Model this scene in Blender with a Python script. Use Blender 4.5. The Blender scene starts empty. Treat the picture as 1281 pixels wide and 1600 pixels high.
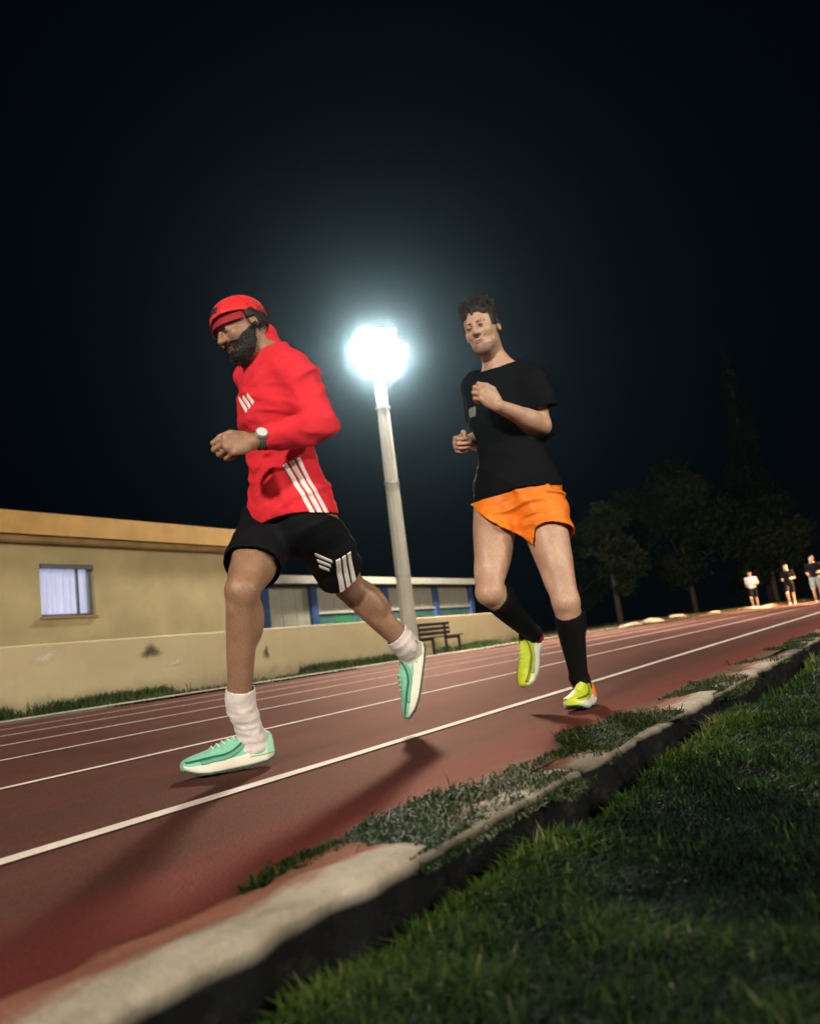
import bpy, bmesh, math, random
import numpy as np
from mathutils import Matrix, Vector

random.seed(7); rng = np.random.default_rng(11)
scene = bpy.context.scene
COL = scene.collection
R = math.radians

# ------------------------------------------------------------------ camera
# world frame: +X runs along the track (away from the camera, to the right), +Y from the infield to the wall, +Z up
TH, ROLL, PITCH, CAMH, FPX = R(31.3), 0.12238, 0.15752, 0.355, 1281.0
fwd0 = np.array([math.cos(TH), math.sin(TH), 0.0]); r0 = np.array([math.sin(TH), -math.cos(TH), 0.0]); up0 = np.array([0, 0, 1.0])
fwd = math.cos(PITCH) * fwd0 + math.sin(PITCH) * up0
upc = -math.sin(PITCH) * fwd0 + math.cos(PITCH) * up0
camR = math.cos(ROLL) * r0 - math.sin(ROLL) * upc
camU = math.sin(ROLL) * r0 + math.cos(ROLL) * upc
cam_d = bpy.data.cameras.new('camera'); cam = bpy.data.objects.new('camera', cam_d); COL.objects.link(cam)
cam_d.sensor_fit = 'HORIZONTAL'; cam_d.sensor_width = 24.0; cam_d.lens = 24.0
cam_d.clip_start = 0.02; cam_d.clip_end = 600
cam.matrix_world = Matrix(((camR[0], camU[0], -fwd[0], 0), (camR[1], camU[1], -fwd[1], 0), (camR[2], camU[2], -fwd[2], CAMH), (0, 0, 0, 1)))
cam_d.dof.use_dof = True; cam_d.dof.focus_distance = 3.1; cam_d.dof.aperture_fstop = 2.6
scene.camera = cam

# ------------------------------------------------------------------ night sky
world = bpy.data.worlds.new('World'); scene.world = world; world.use_nodes = True
nt = world.node_tree; bg = nt.nodes['Background']
sky = nt.nodes.new('ShaderNodeTexSky'); sky.sky_type = 'NISHITA'; sky.sun_disc = False
sky.sun_elevation = R(-4.0); sky.sun_rotation = R(200); sky.air_density = 1.0; sky.ozone_density = 3.0
tint = nt.nodes.new('ShaderNodeMix'); tint.data_type = 'RGBA'; tint.blend_type = 'ADD'; tint.inputs[0].default_value = 1.0; tint.inputs[7].default_value = (.005, .024, .046, 1)   # town light in the night sky
nt.links.new(sky.outputs[0], tint.inputs[6]); nt.links.new(tint.outputs[2], bg.inputs[0]); bg.inputs[1].default_value = 0.05

# ------------------------------------------------------------------ stadium floodlights outside the frame
def flood(name, loc, target, power, size, col, spread=150):
    l = bpy.data.lights.new(name, 'AREA'); l.shape = 'RECTANGLE'; l.size = size; l.size_y = size * .6
    l.energy = power; l.color = col; l.spread = R(spread)
    o = bpy.data.objects.new(name, l); COL.objects.link(o); o.location = loc
    o.rotation_euler = (Vector(target) - Vector(loc)).to_track_quat('-Z', 'Y').to_euler()
    return o
flood('floodlight_lamp', (-16.0, -.6, 9.0), (4, 5, 0), 2800, 1.4, (1.0, .90, .76))
flood('floodlight_lamp', (-9.0, -25.0, 11.5), (5, 9, 1), 2900, 1.6, (1.0, .89, .72))
flood('floodlight_lamp', (9.0, -30.0, 11.5), (6, 9, 1), 3200, 1.6, (1.0, .89, .72))
flood('floodlight_lamp', (41.0, -4.0, 8.0), (37, 3.0, 0), 4500, 1.2, (1.0, .54, .29), 54)
LAMP_EMIT = 1120.0

vs = scene.view_settings; vs.view_transform = 'Standard'; vs.look = 'None'; vs.exposure = 0.0; vs.gamma = 1.0; vs.use_curve_mapping = False
cy = scene.cycles
cy.use_denoising = True; cy.sample_clamp_indirect = 3.0; cy.max_bounces = 6; cy.diffuse_bounces = 3; cy.glossy_bounces = 3
cy.transmission_bounces = 4; cy.volume_bounces = 0; cy.caustics_reflective = False; cy.caustics_refractive = False

# ------------------------------------------------------------------ helpers
def ray(x, y):
    u = (x - 640.5) / FPX; v = -(y - 800.0) / FPX
    return u * camR + v * camU + fwd
CAM = np.array([0, 0, CAMH])
def at(x, y, depth):                       # point seen at (x, y), at a level distance from the camera
    r = ray(x, y); return CAM + r * (depth / (r @ fwd0))
def on_plane(x, y, L, k=0.0):              # point seen at (x, y), on the vertical plane Y = L + k*X
    r = ray(x, y); t = L / (r[1] - k * r[0]); return CAM + r * t
def unit(v): v = np.asarray(v, float); return v / np.linalg.norm(v)

def setp(o, label=None, cat=None, group=None, kind=None):
    if label: o['label'] = label
    if cat: o['category'] = cat
    if group: o['group'] = group
    if kind: o['kind'] = kind
    return o
def link(o, parent=None):
    COL.objects.link(o)
    if parent is not None: o.parent = parent
    return o
def empty(name, loc=(0, 0, 0), rz=0.0):
    o = bpy.data.objects.new(name, None); o.empty_display_size = .1; COL.objects.link(o)
    o.location = loc; o.rotation_euler = (0, 0, rz); return o
def mesh_obj(name, verts, faces, mat, parent=None, smooth=False, loc=None):
    me = bpy.data.meshes.new(name); me.from_pydata([tuple(map(float, v)) for v in verts], [], [tuple(int(i) for i in f) for f in faces]); me.update()
    if smooth: me.polygons.foreach_set('use_smooth', [True] * len(me.polygons))
    o = bpy.data.objects.new(name, me)
    if mat: me.materials.append(mat)
    if loc is not None: o.location = loc
    return link(o, parent)
def np_mesh(name, V, F, mat, parent=None, smooth=True, loc=None):        # F: (n,3) or (n,4) array
    me = bpy.data.meshes.new(name); n = F.shape[1]
    me.vertices.add(len(V)); me.vertices.foreach_set('co', np.ascontiguousarray(V, dtype=np.float32).ravel())
    me.loops.add(F.size); me.loops.foreach_set('vertex_index', np.ascontiguousarray(F, dtype=np.int32).ravel())
    me.polygons.add(len(F)); me.polygons.foreach_set('loop_start', np.arange(0, F.size, n, dtype=np.int32))
    try: me.polygons.foreach_set('loop_total', np.full(len(F), n, dtype=np.int32))
    except Exception: pass
    me.update(calc_edges=True); me.validate()
    if smooth: me.polygons.foreach_set('use_smooth', np.ones(len(me.polygons), dtype=bool))
    if mat: me.materials.append(mat)
    o = bpy.data.objects.new(name, me)
    if loc is not None: o.location = loc
    return link(o, parent)

class MB:
    """collects bevelled boxes, tubes and prisms into one mesh"""
    def __init__(s): s.bm = bmesh.new()
    def box(s, lo, hi, bevel=0.0, m=None):
        r = bmesh.ops.create_cube(s.bm, size=1.0); vs = r['verts']
        for v in vs:
            v.co = Vector([lo[i] + (v.co[i] + .5) * (hi[i] - lo[i]) for i in range(3)])
        if bevel > 0:
            es = list({e for v in vs for e in v.link_edges})
            rb = bmesh.ops.bevel(s.bm, geom=es, offset=bevel, segments=2, affect='EDGES', profile=.6); vs = list({v for v in vs if v.is_valid} | set(rb['verts']))
        if m is not None: bmesh.ops.transform(s.bm, matrix=m, verts=vs)
        return s
    def tube(s, pts, radii, n=12, caps=True):
        rings = []; pts = [Vector(p) for p in pts]
        for i, p in enumerate(pts):
            t = (pts[min(i + 1, len(pts) - 1)] - pts[max(i - 1, 0)]).normalized()
            a = t.orthogonal().normalized() if abs(t.z) < .95 else t.cross(Vector((0, 1, 0))).normalized(); b = t.cross(a)
            r = radii[i] if hasattr(radii, '__len__') else radii
            rings.append([s.bm.verts.new(p + a * (r * math.cos(2 * math.pi * k / n)) + b * (r * math.sin(2 * math.pi * k / n))) for k in range(n)])
        for i in range(len(rings) - 1):
            for k in range(n):
                s.bm.faces.new((rings[i][k], rings[i][(k + 1) % n], rings[i + 1][(k + 1) % n], rings[i + 1][k]))
        if caps: s.bm.faces.new(list(reversed(rings[0]))); s.bm.faces.new(rings[-1])
        return s
    def prism(s, prof, x0, x1, axis=0):    # profile in the other two axes, extruded along axis
        def P(a, b, x):
            c = [a, b]; c.insert(axis, x); return Vector(c)
        A = [s.bm.verts.new(P(a, b, x0)) for a, b in prof]; B = [s.bm.verts.new(P(a, b, x1)) for a, b in prof]; n = len(prof)
        for i in range(n): s.bm.faces.new((A[i], A[(i + 1) % n], B[(i + 1) % n], B[i]))
        s.bm.faces.new(list(reversed(A))); s.bm.faces.new(B); return s
    def build(s, name, mat, parent=None, smooth=False, loc=None):
        bmesh.ops.recalc_face_normals(s.bm, faces=s.bm.faces)
        me = bpy.data.meshes.new(name); s.bm.to_mesh(me); s.bm.free()
        if mat: me.materials.append(mat)
        if smooth: me.polygons.foreach_set('use_smooth', [True] * len(me.polygons))
        o = bpy.data.objects.new(name, me)
        if loc is not None: o.location = loc
        return link(o, parent)

# ------------------------------------------------------------------ materials
def base_mat(name):
    m = bpy.data.materials.new(name); m.use_nodes = True; n = m.node_tree.nodes; b = n['Principled BSDF']; return m, m.node_tree, n, b
def tex_noise(nt, vec, scale, detail=5, rough=.55):
    t = nt.nodes.new('ShaderNodeTexNoise'); t.inputs['Scale'].default_value = scale; t.inputs['Detail'].default_value = detail; t.inputs['Roughness'].default_value = rough
    if vec is not None: nt.links.new(vec, t.inputs['Vector'])
    return t.outputs['Fac']
def mapping(nt, vec, sc):
    mp = nt.nodes.new('ShaderNodeMapping'); mp.inputs['Scale'].default_value = sc; nt.links.new(vec, mp.inputs['Vector']); return mp.outputs[0]
def ramp(nt, fac, stops):
    r = nt.nodes.new('ShaderNodeValToRGB'); e = r.color_ramp.elements
    while len(e) < len(stops): e.new(.5)
    for i, (p, c) in enumerate(stops): e[i].position = p; e[i].color = (*c, 1) if len(c) == 3 else c
    nt.links.new(fac, r.inputs[0]); return r.outputs[0]
def mixc(nt, fac, a, b, mode='MIX'):
    m = nt.nodes.new('ShaderNodeMix'); m.data_type = 'RGBA'; m.blend_type = mode
    for sock, v in ((m.inputs[0], fac), (m.inputs[6], a), (m.inputs[7], b)):
        if isinstance(v, (int, float)): sock.default_value = v
        elif isinstance(v, tuple): sock.default_value = (*v, 1)
        else: nt.links.new(v, sock)
    return m.outputs[2]
def add_bump(nt, b, h, strength, dist=.01):
    bp = nt.nodes.new('ShaderNodeBump'); bp.inputs['Strength'].default_value = strength; bp.inputs['Distance'].default_value = dist
    nt.links.new(h, bp.inputs['Height']); nt.links.new(bp.outputs[0], b.inputs['Normal'])
def mat(name, col, rough=.6, spec=.5, var=.18, scale=6.0, bump=0.0, bscale=60.0, bdist=.004, metal=0.0, sheen=0.0, sss=0.0, sc=(1, 1, 1), col2=None):
    m, nt, n, b = base_mat(name)
    tc = n.new('ShaderNodeTexCoord'); v = mapping(nt, tc.outputs['Object'], sc)
    f = tex_noise(nt, v, scale)
    c1 = tuple(c * (1 - var) for c in col); c2 = tuple(min(1, c * (1 + var)) for c in col) if col2 is None else col2
    nt.links.new(ramp(nt, f, [(.3, c1), (.7, c2)]), b.inputs['Base Color'])
    b.inputs['Roughness'].default_value = rough; b.inputs['Specular IOR Level'].default_value = spec; b.inputs['Metallic'].default_value = metal
    if sheen: b.inputs['Sheen Weight'].default_value = sheen; b.inputs['Sheen Roughness'].default_value = .4
    if sss:
        b.inputs['Subsurface Weight'].default_value = sss; b.inputs['Subsurface Radius'].default_value = (.012, .004, .002); b.inputs['Subsurface Scale'].default_value = 1.0
    if bump: add_bump(nt, b, tex_noise(nt, v, bscale, 4), bump, bdist)
    return m
def emit_mat(name, col, strength, var=0.0, scale=5.0, sc=(1, 1, 1)):
    m, nt, n, b = base_mat(name)
    b.inputs['Base Color'].default_value = (*[c * .6 for c in col], 1); b.inputs['Emission Strength'].default_value = strength
    if var:
        tc = n.new('ShaderNodeTexCoord'); f = tex_noise(nt, mapping(nt, tc.outputs['Object'], sc), scale, 3)
        nt.links.new(ramp(nt, f, [(.3, tuple(c * (1 - var) for c in col)), (.7, col)]), b.inputs['Emission Color'])
    else: b.inputs['Emission Color'].default_value = (*col, 1)
    return m

def track_mat():
    m, nt, n, b = base_mat('track rubber')
    tc = n.new('ShaderNodeTexCoord'); v = tc.outputs['Object']
    big = tex_noise(nt, mapping(nt, v, (.22, 1.1, 1)), 1.6, 5, .6)
    mid = tex_noise(nt, mapping(nt, v, (1, 2.2, 1)), 5, 6, .65)
    fine = tex_noise(nt, v, 170, 3, .7)
    grit = tex_noise(nt, mapping(nt, v, (1, 1.6, 1)), 42, 5, .75)
    c = ramp(nt, big, [(.32, (.052, .026, .023)), (.52, (.078, .029, .024)), (.72, (.095, .040, .032))])
    c = mixc(nt, ramp(nt, mid, [(.35, (0, 0, 0)), (.75, (.6, .6, .6))]), c, (.046, .023, .021))
    c = mixc(nt, .75, c, ramp(nt, grit, [(.25, (.45, .45, .45)), (.75, (1.5, 1.45, 1.4))]), 'MULTIPLY')
    # the worn running lanes are greyer than the strip beside the kerb
    sx = n.new('ShaderNodeSeparateXYZ'); nt.links.new(v, sx.inputs[0])
    wob = n.new('ShaderNodeMath'); wob.operation = 'MULTIPLY_ADD'; wob.inputs[1].default_value = .22; nt.links.new(mid, wob.inputs[0]); nt.links.new(sx.outputs[1], wob.inputs[2])
    edge = ramp(nt, wob.outputs[0], [(.0, (1, 1, 1)), (1.0, (1, 1, 1))])
    mr = n.new('ShaderNodeMapRange'); mr.inputs[1].default_value = 1.22; mr.inputs[2].default_value = 1.5; mr.inputs[3].default_value = .75; mr.inputs[4].default_value = 0.0
    nt.links.new(wob.outputs[0], mr.inputs[0])
    c = mixc(nt, mr.outputs[0], c, (.150, .030, .027))
    c = mixc(nt, .8, c, ramp(nt, fine, [(.3, (.45, .45, .45)), (.7, (1.5, 1.45, 1.45))]), 'MULTIPLY')
    # soil washed over the rubber along the overgrown kerb
    dx = n.new('ShaderNodeMapRange'); dx.inputs[1].default_value = .95; dx.inputs[2].default_value = 1.3; nt.links.new(sx.outputs[0], dx.inputs[0])
    dy = n.new('ShaderNodeMapRange'); dy.inputs[1].default_value = 1.20; dy.inputs[2].default_value = 1.08; nt.links.new(wob.outputs[0], dy.inputs[0])
    dm = n.new('ShaderNodeMath'); dm.operation = 'MULTIPLY'; nt.links.new(dx.outputs[0], dm.inputs[0]); nt.links.new(dy.outputs[0], dm.inputs[1])
    c = mixc(nt, dm.outputs[0], c, ramp(nt, grit, [(.3, (.055, .042, .026)), (.7, (.17, .135, .085))]))
    nt.links.new(c, b.inputs['Base Color'])
    b.inputs['Roughness'].default_value = .66; b.inputs['Specular IOR Level'].default_value = 0.0
    add_bump(nt, b, mixc(nt, .5, fine, grit), .7, .008)
    gl = n.new('ShaderNodeBsdfGlossy'); gl.inputs['Color'].default_value = (1.0, .62, .49, 1); gl.inputs['Roughness'].default_value = .58
    nt.links.new(b.inputs['Normal'].links[0].from_socket, gl.inputs['Normal'])
    mx = n.new('ShaderNodeMixShader'); mx.inputs[0].default_value = .048; nt.links.new(b.outputs[0], mx.inputs[1]); nt.links.new(gl.outputs[0], mx.inputs[2]); nt.links.new(mx.outputs[0], n['Material Output'].inputs['Surface'])
    return m
def grass_mat(name, cols, trans=.35):
    m, nt, n, b = base_mat(name)
    a = n.new('ShaderNodeAttribute'); a.attribute_name = 'tone'
    nt.links.new(ramp(nt, a.outputs['Fac'], [(i / (len(cols) - 1), c) for i, c in enumerate(cols)]), b.inputs['Base Color'])
    b.inputs['Roughness'].default_value = .65; b.inputs['Specular IOR Level'].default_value = .12
    tr = n.new('ShaderNodeBsdfTranslucent'); nt.links.new(b.inputs['Base Color'].links[0].from_socket, tr.inputs['Color'])
    mx = n.new('ShaderNodeMixShader'); mx.inputs[0].default_value = trans
    nt.links.new(b.outputs[0], mx.inputs[1]); nt.links.new(tr.outputs[0], mx.inputs[2]); nt.links.new(mx.outputs[0], n['Material Output'].inputs['Surface'])
    return m

def kerb_mat():
    m, nt, n, b = base_mat('kerb concrete')
    tc = n.new('ShaderNodeTexCoord'); v = tc.outputs['Object']
    c = ramp(nt, tex_noise(nt, v, 9, 6, .65), [(.3, (.40, .35, .28)), (.6, (.58, .51, .41)), (.8, (.66, .59, .49))])
    sx = n.new('ShaderNodeSeparateXYZ'); nt.links.new(v, sx.inputs[0])
    wob = n.new('ShaderNodeMath'); wob.operation = 'MULTIPLY_ADD'; wob.inputs[1].default_value = .11; nt.links.new(tex_noise(nt, mapping(nt, v, (1, 3, 1)), 11, 6, .7), wob.inputs[0]); nt.links.new(sx.outputs[1], wob.inputs[2])
    mr = n.new('ShaderNodeMapRange'); mr.inputs[1].default_value = .915; mr.inputs[2].default_value = .965; nt.links.new(wob.outputs[0], mr.inputs[0])
    c = mixc(nt, mr.outputs[0], c, (.36, .155, .105))              # track rubber left on the kerb
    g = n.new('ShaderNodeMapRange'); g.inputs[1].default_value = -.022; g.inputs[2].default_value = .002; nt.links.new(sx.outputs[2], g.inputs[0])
    c = mixc(nt, g.outputs[0], (.009, .010, .011), c)              # shade painted into the face toward the grass
    nt.links.new(c, b.inputs['Base Color']); b.inputs['Roughness'].default_value = .95; b.inputs['Specular IOR Level'].default_value = .08
    c2 = mixc(nt, ramp(nt, tex_noise(nt, mapping(nt, v, (.5, 1, 1)), 23, 8, .8), [(.52, (0, 0, 0)), (.74, (.7, .7, .7))]), c, mixc(nt, .65, c, (.09, .075, .055)))
    nt.links.new(c2, b.inputs['Base Color'])
    hb = mixc(nt, .5, tex_noise(nt, v, 28, 8, .75), tex_noise(nt, v, 130, 4, .7)); add_bump(nt, b, hb, 1.0, .016)
    return m

def wall_mat():
    m, nt, n, b = base_mat('painted render')
    tc = n.new('ShaderNodeTexCoord'); v = tc.outputs['Object']
    c = ramp(nt, tex_noise(nt, mapping(nt, v, (.5, 1, 1)), 1.4, 6, .6), [(.3, (.48, .39, .23)), (.7, (.58, .48, .30))])
    c = mixc(nt, ramp(nt, tex_noise(nt, mapping(nt, v, (2.2, 1, .5)), 2.3, 6, .7), [(.56, (0, 0, 0)), (.78, (.4, .4, .4))]), c, (.30, .235, .14))
    sx = n.new('ShaderNodeSeparateXYZ'); nt.links.new(v, sx.inputs[0])
    wob = n.new('ShaderNodeMath'); wob.operation = 'MULTIPLY_ADD'; wob.inputs[1].default_value = -.45; nt.links.new(tex_noise(nt, v, 3.5, 5, .7), wob.inputs[0]); nt.links.new(sx.outputs[2], wob.inputs[2])
    mr = n.new('ShaderNodeMapRange'); mr.inputs[1].default_value = -.20; mr.inputs[2].default_value = .06; mr.inputs[3].default_value = .55; mr.inputs[4].default_value = 0
    nt.links.new(wob.outputs[0], mr.inputs[0]); c = mixc(nt, mr.outputs[0], c, (.16, .135, .085))   # splash stains at the foot
    nt.links.new(c, b.inputs['Base Color']); b.inputs['Roughness'].default_value = .88; b.inputs['Specular IOR Level'].default_value = .25
    add_bump(nt, b, tex_noise(nt, v, 45, 5, .7), .35, .01)
    return m

def line_mat():
    m, nt, n, b = base_mat('lane paint'); tc = n.new('ShaderNodeTexCoord'); v = tc.outputs['Object']
    c = ramp(nt, tex_noise(nt, mapping(nt, v, (.6, 3, 1)), 9, 5, .6), [(.3, (.60, .51, .43)), (.7, (.78, .70, .61))])
    c = mixc(nt, ramp(nt, tex_noise(nt, v, 55, 6, .8), [(.56, (0, 0, 0)), (.70, (.75, .75, .75))]), c, (.16, .075, .06))
    nt.links.new(c, b.inputs['Base Color']); b.inputs['Roughness'].default_value = .75; b.inputs['Specular IOR Level'].default_value = .15
    add_bump(nt, b, tex_noise(nt, v, 120, 3, .7), .5, .004); return m
M = dict(
    track=track_mat(), line=line_mat(),
    ground=mat('dry soil', (.075, .062, .043), .95, .2, .45, 3, .8, 25, .03),
    turf_soil=mat('turf soil', (.028, .036, .020), .95, .1, .5, 9, .9, 40, .02),
    kerb=kerb_mat(), edging=mat('concrete edging', (.48, .42, .32), .85, .3, .25, 3, .5, 40),
    wall=wall_mat(),
    ochre=mat('ochre paint', (.40, .23, .068), .8, .3, .15, 3, .25, 50), ochre_dark=mat('brown moulding', (.25, .16, .07), .8, .3, .2, 4, .25, 50),
    roofing=mat('roof felt', (.05, .055, .06), .9, .2, .3, 5, .3, 30), 
    concrete=mat('mast concrete', (.46, .45, .39), .8, .3, .15, 4, .35, 50, sc=(1, 1, .4)), galv=mat('galvanised steel', (.40, .41, .41), .45, .5, .15, 9, metal=.7),
    lens=emit_mat('lamp lens', (1.0, .93, .81), LAMP_EMIT), housing=mat('lamp housing', (.25, .25, .26), .5, .5, .1, metal=.5),
    curtain=emit_mat('lit curtain', (.60, .64, .92), .78, .4, 2.6, (9, 1, .6)),
    frame=mat('window frame grey', (.10, .11, .13), .5), glass=None,
    panel=mat('pale cladding', (.40, .40, .34), .6, .4, .12, 3, sc=(3, 1, 1)), post=mat('blue steel post', (.035, .085, .23), .5, .5, .15),
    teal=mat('teal shutter', (.045, .13, .13), .55, .5, .2), fascia=mat('fascia strip', (.42, .42, .37), .6, .4, .12),
    sheet=mat('dark roof sheet', (.05, .075, .10), .6), green=mat('green door', (.03, .19, .10), .5),
    bench=mat('black bench timber', (.02, .019, .017), .6, .4, .3, 20, sc=(1, 6, 6)), iron=mat('black iron', (.02, .02, .022), .45, .5),
    bark=mat('bark', (.085, .062, .042), .95, .2, .4, 12, .9, 30, .02, sc=(1, 1, .25)),
    stone=mat('pale stone', (.42, .37, .28), .9, .2, .35, 7, .7, 30, .02),
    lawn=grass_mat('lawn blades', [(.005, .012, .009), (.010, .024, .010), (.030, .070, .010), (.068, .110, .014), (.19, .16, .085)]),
    weed=grass_mat('weed blades', [(.014, .032, .010), (.030, .060, .015), (.075, .085, .030), (.20, .165, .09)]),
    leaf=grass_mat('tree leaves', [(.008, .017, .007), (.016, .030, .009), (.034, .046, .014), (.065, .055, .026)], .3),
    needle=grass_mat('conifer needles', [(.006, .015, .010), (.013, .029, .016), (.024, .042, .020)], .2),
)
def glass_mat():
    m, nt, n, b = base_mat('window glass'); b.inputs['Base Color'].default_value = (.85, .9, .95, 1); b.inputs['Roughness'].default_value = .05
    tr = n.new('ShaderNodeBsdfTransparent'); mx = n.new('ShaderNodeMixShader'); mx.inputs[0].default_value = .12
    nt.links.new(tr.outputs[0], mx.inputs[1]); nt.links.new(b.outputs[0], mx.inputs[2]); nt.links.new(mx.outputs[0], n['Material Output'].inputs['Surface']); return m
M['glass'] = glass_mat()

# ================================================================== the setting
BEND_X, BEND_R, KERB_L = 22.0, 40.0, 0.95       # the straight ends at BEND_X and the track turns to the infield
def track_pt(s, L, z=0.0):
    if s <= BEND_X: return (s, L, z)
    r = BEND_R + (L - KERB_L); a = (s - BEND_X) / BEND_R
    return (BEND_X + r * math.sin(a), KERB_L - BEND_R + r * math.cos(a), z)
def strip(name, L0, L1, z, m, s0=-14, s1=75, nl=1, ds=1.0, wob=0.0):
    ss = np.arange(s0, s1 + 1e-6, ds); V = []; F = []
    for s in ss:
        for j in range(nl + 1):
            w = (wob * math.sin(s * 2.3 + j * 5) + wob * .6 * math.sin(s * 7.1 + 1)) if wob and (j == 0 or j == nl) else 0
            V.append(track_pt(s, L0 + (L1 - L0) * j / nl + w, z))
    for i in range(len(ss) - 1):
        for j in range(nl):
            a = i * (nl + 1) + j; F.append((a, a + nl + 1, a + nl + 2, a + 1))
    o = mesh_obj(name, V, F, m); me = o.data
    bm = bmesh.new(); bm.from_mesh(me); bmesh.ops.recalc_face_normals(bm, faces=bm.faces)
    if sum(f.normal.z for f in bm.faces) < 0: bmesh.ops.reverse_faces(bm, faces=bm.faces)
    bm.to_mesh(me); bm.free()
    return setp(o, kind='structure')
g = mesh_obj('ground', [(-110, -110, -.16), (130, -110, -.16), (130, 130, -.16), (-110, 130, -.16)], [(0, 1, 2, 3)], M['ground']); setp(g, kind='structure')
v_ = strip('verge', 8.9, 60, -.012, M['ground'], s1=75, ds=1.5, nl=3)
tr_ = strip('running_track', .93, 9.0, 0.0, M['track'], nl=4, ds=.8)
for L, w in ((1.76, .062), (3.06, .05), (4.32, .05), (5.5, .05), (6.7, .05), (7.85, .05)):
    strip('lane_line', L - w / 2, L + w / 2, .004, M['line'], ds=.25, wob=.0018)
strip('track_edging', 8.98, 9.30, .035, M['edging'], ds=.35, wob=.015, nl=2)

# infield soil: a sunken, slightly lumpy sheet on the camera's side of the kerb
xs = np.concatenate([np.arange(-2.5, 6, .12), np.arange(6, 40, .8)]); ys = np.concatenate([np.arange(.86, .5, -.03), np.arange(.5, -4, -.1), np.arange(-4, -40, -1.2)])
def soil_z(x, y):
    return -.098 + .012 * np.sin(2.1 * x + .7 * y) + .010 * np.sin(1.3 * x - 3.1 * y + 1) + .006 * np.sin(7 * x + 5 * y) - .085 * np.exp(-(np.maximum(0, .80 - y) / .04) ** 2)  # last term: trench added along the kerb to deepen the shade there
X, Y = np.meshgrid(xs, ys, indexing='ij'); Vv = np.stack([X, Y, soil_z(X, Y)], -1).reshape(-1, 3)
idx = np.arange(X.size).reshape(X.shape); Fq = np.stack([idx[:-1, :-1], idx[:-1, 1:], idx[1:, 1:], idx[1:, :-1]], -1).reshape(-1, 4)[:, ::-1]
setp(np_mesh('infield', Vv, Fq, M['turf_soil']), kind='structure')

# ------------------------------------------------------------------ kerb of old concrete blocks, worn and partly overgrown
kerb = setp(empty('kerb', (0, 0, 0)), kind='structure')
def kerb_stone(x0, x1, y0, y1, top, seed, end_wear=.5):
    nx, ny = max(8, int((x1 - x0) / .022)), 9; nz = 7; r = np.random.default_rng(seed); ph = r.uniform(0, 6.28, 12)
    prof = [(y0 + .004, top - .24), (y0 + .002, top - .13), (y0, top - .06), (y0 + .001, top - .022), (y0 + .005, top - .005), (y0 + .016, top)] + \
           [(y0 + (y1 - y0) * t, top + .004 * math.sin(t * 5)) for t in (.38, .55, .72, .88)] + [(y1, top - .006), (y1 + .002, top - .05)]
    V = []; F = []; n = len(prof)
    for i in range(nx + 1):
        t = i / nx; x = x0 + (x1 - x0) * t
        e = math.exp(-min(t, 1 - t) * (x1 - x0) * 22)
        chew = .014 * math.sin(x * 9 + ph[0]) + .012 * math.sin(x * 23 + ph[1]) + .008 * math.sin(x * 51 + ph[2]) + .02 * max(0, math.sin(x * 6.3 + ph[7]) - .6) * 2.5 + end_wear * .05 * e
        for j, (y, z) in enumerate(prof):
            k = max(0, 1 - j / 6) if z > top - .1 else .25
            yy = y + chew * k + (.016 * math.sin(x * 13 + ph[3]) + .008 * math.sin(x * 37 + ph[4])) * (j >= n - 3)
            zz = z - .018 * e * (z > top - .06) + (.004 * math.sin(x * 17 + j + ph[5]) + .002 * math.sin(x * 61 + 2 * j)) * (z > top - .1)
            V.append((x + (.02 * math.sin(j * 1.7 + ph[6]) if i in (0, nx) else 0), yy, zz))
    for i in range(nx):
        for j in range(n - 1):
            a = i * n + j; F.append((a, a + 1, a + n + 1, a + n))
    F.append(tuple(range(n - 1, -1, -1))); F.append(tuple(nx * n + j for j in range(n)))
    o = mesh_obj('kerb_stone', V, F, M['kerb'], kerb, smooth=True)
    bm = bmesh.new(); bm.from_mesh(o.data); bmesh.ops.recalc_face_normals(bm, faces=bm.faces); bm.to_mesh(o.data); bm.free()
kx = -1.3
for i, ln in enumerate([1.0, 1.60, .72, .9, .8, 1.0, .7, 1.0, .9, 1.0, 1.0, 1.0, 1.0, 1.0, 1.0, 1.0, 1.0, 1.0, 1.0, 1.0]):
    sunk = 0 if i < 2 else (-.012, -.03, -.016, -.02, -.008, -.015)[i % 6]
    kerb_stone(kx + .006, kx + ln - .006, .805, .975, .016 + sunk, 40 + i, .35 + .5 * random.random()); kx += ln

# ------------------------------------------------------------------ grass
def blades(name, pos, h, lean, width, tone, m, kind='stuff', parent=None):
    n = len(pos); a = rng.uniform(0, 2 * np.pi, n); d = np.stack([np.cos(a), np.sin(a), np.zeros(n)], 1); s = np.stack([-d[:, 1], d[:, 0], d[:, 2]], 1)
    h = h[:, None]; ln = (lean * h[:, 0])[:, None]; w = (width if hasattr(width, '__len__') else np.full(n, width))[:, None]; up = np.array([[0, 0, 1.0]])
    p0 = pos - s * w; p1 = pos + s * w; p2 = pos + up * h * .6 + d * ln * .3 - s * w * .75; p3 = pos + up * h * .6 + d * ln * .3 + s * w * .75; p4 = pos + up * h * (1 - .25 * (ln / h) ** 2) + d * ln
    V = np.stack([p0, p1, p3, p2, p4], 1).reshape(-1, 3); b = np.arange(n) * 5
    T = np.concatenate([np.stack([b, b + 1, b + 2], 1), np.stack([b, b + 2, b + 3], 1), np.stack([b + 3, b + 2, b + 4], 1)])
    o = np_mesh(name, V, T, m, parent, smooth=False)
    at_ = o.data.attributes.new('tone', 'FLOAT', 'POINT'); at_.data.foreach_set('value', np.repeat(tone, 5).astype(np.float32))
    if kind: o['kind'] = kind
    return o
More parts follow.
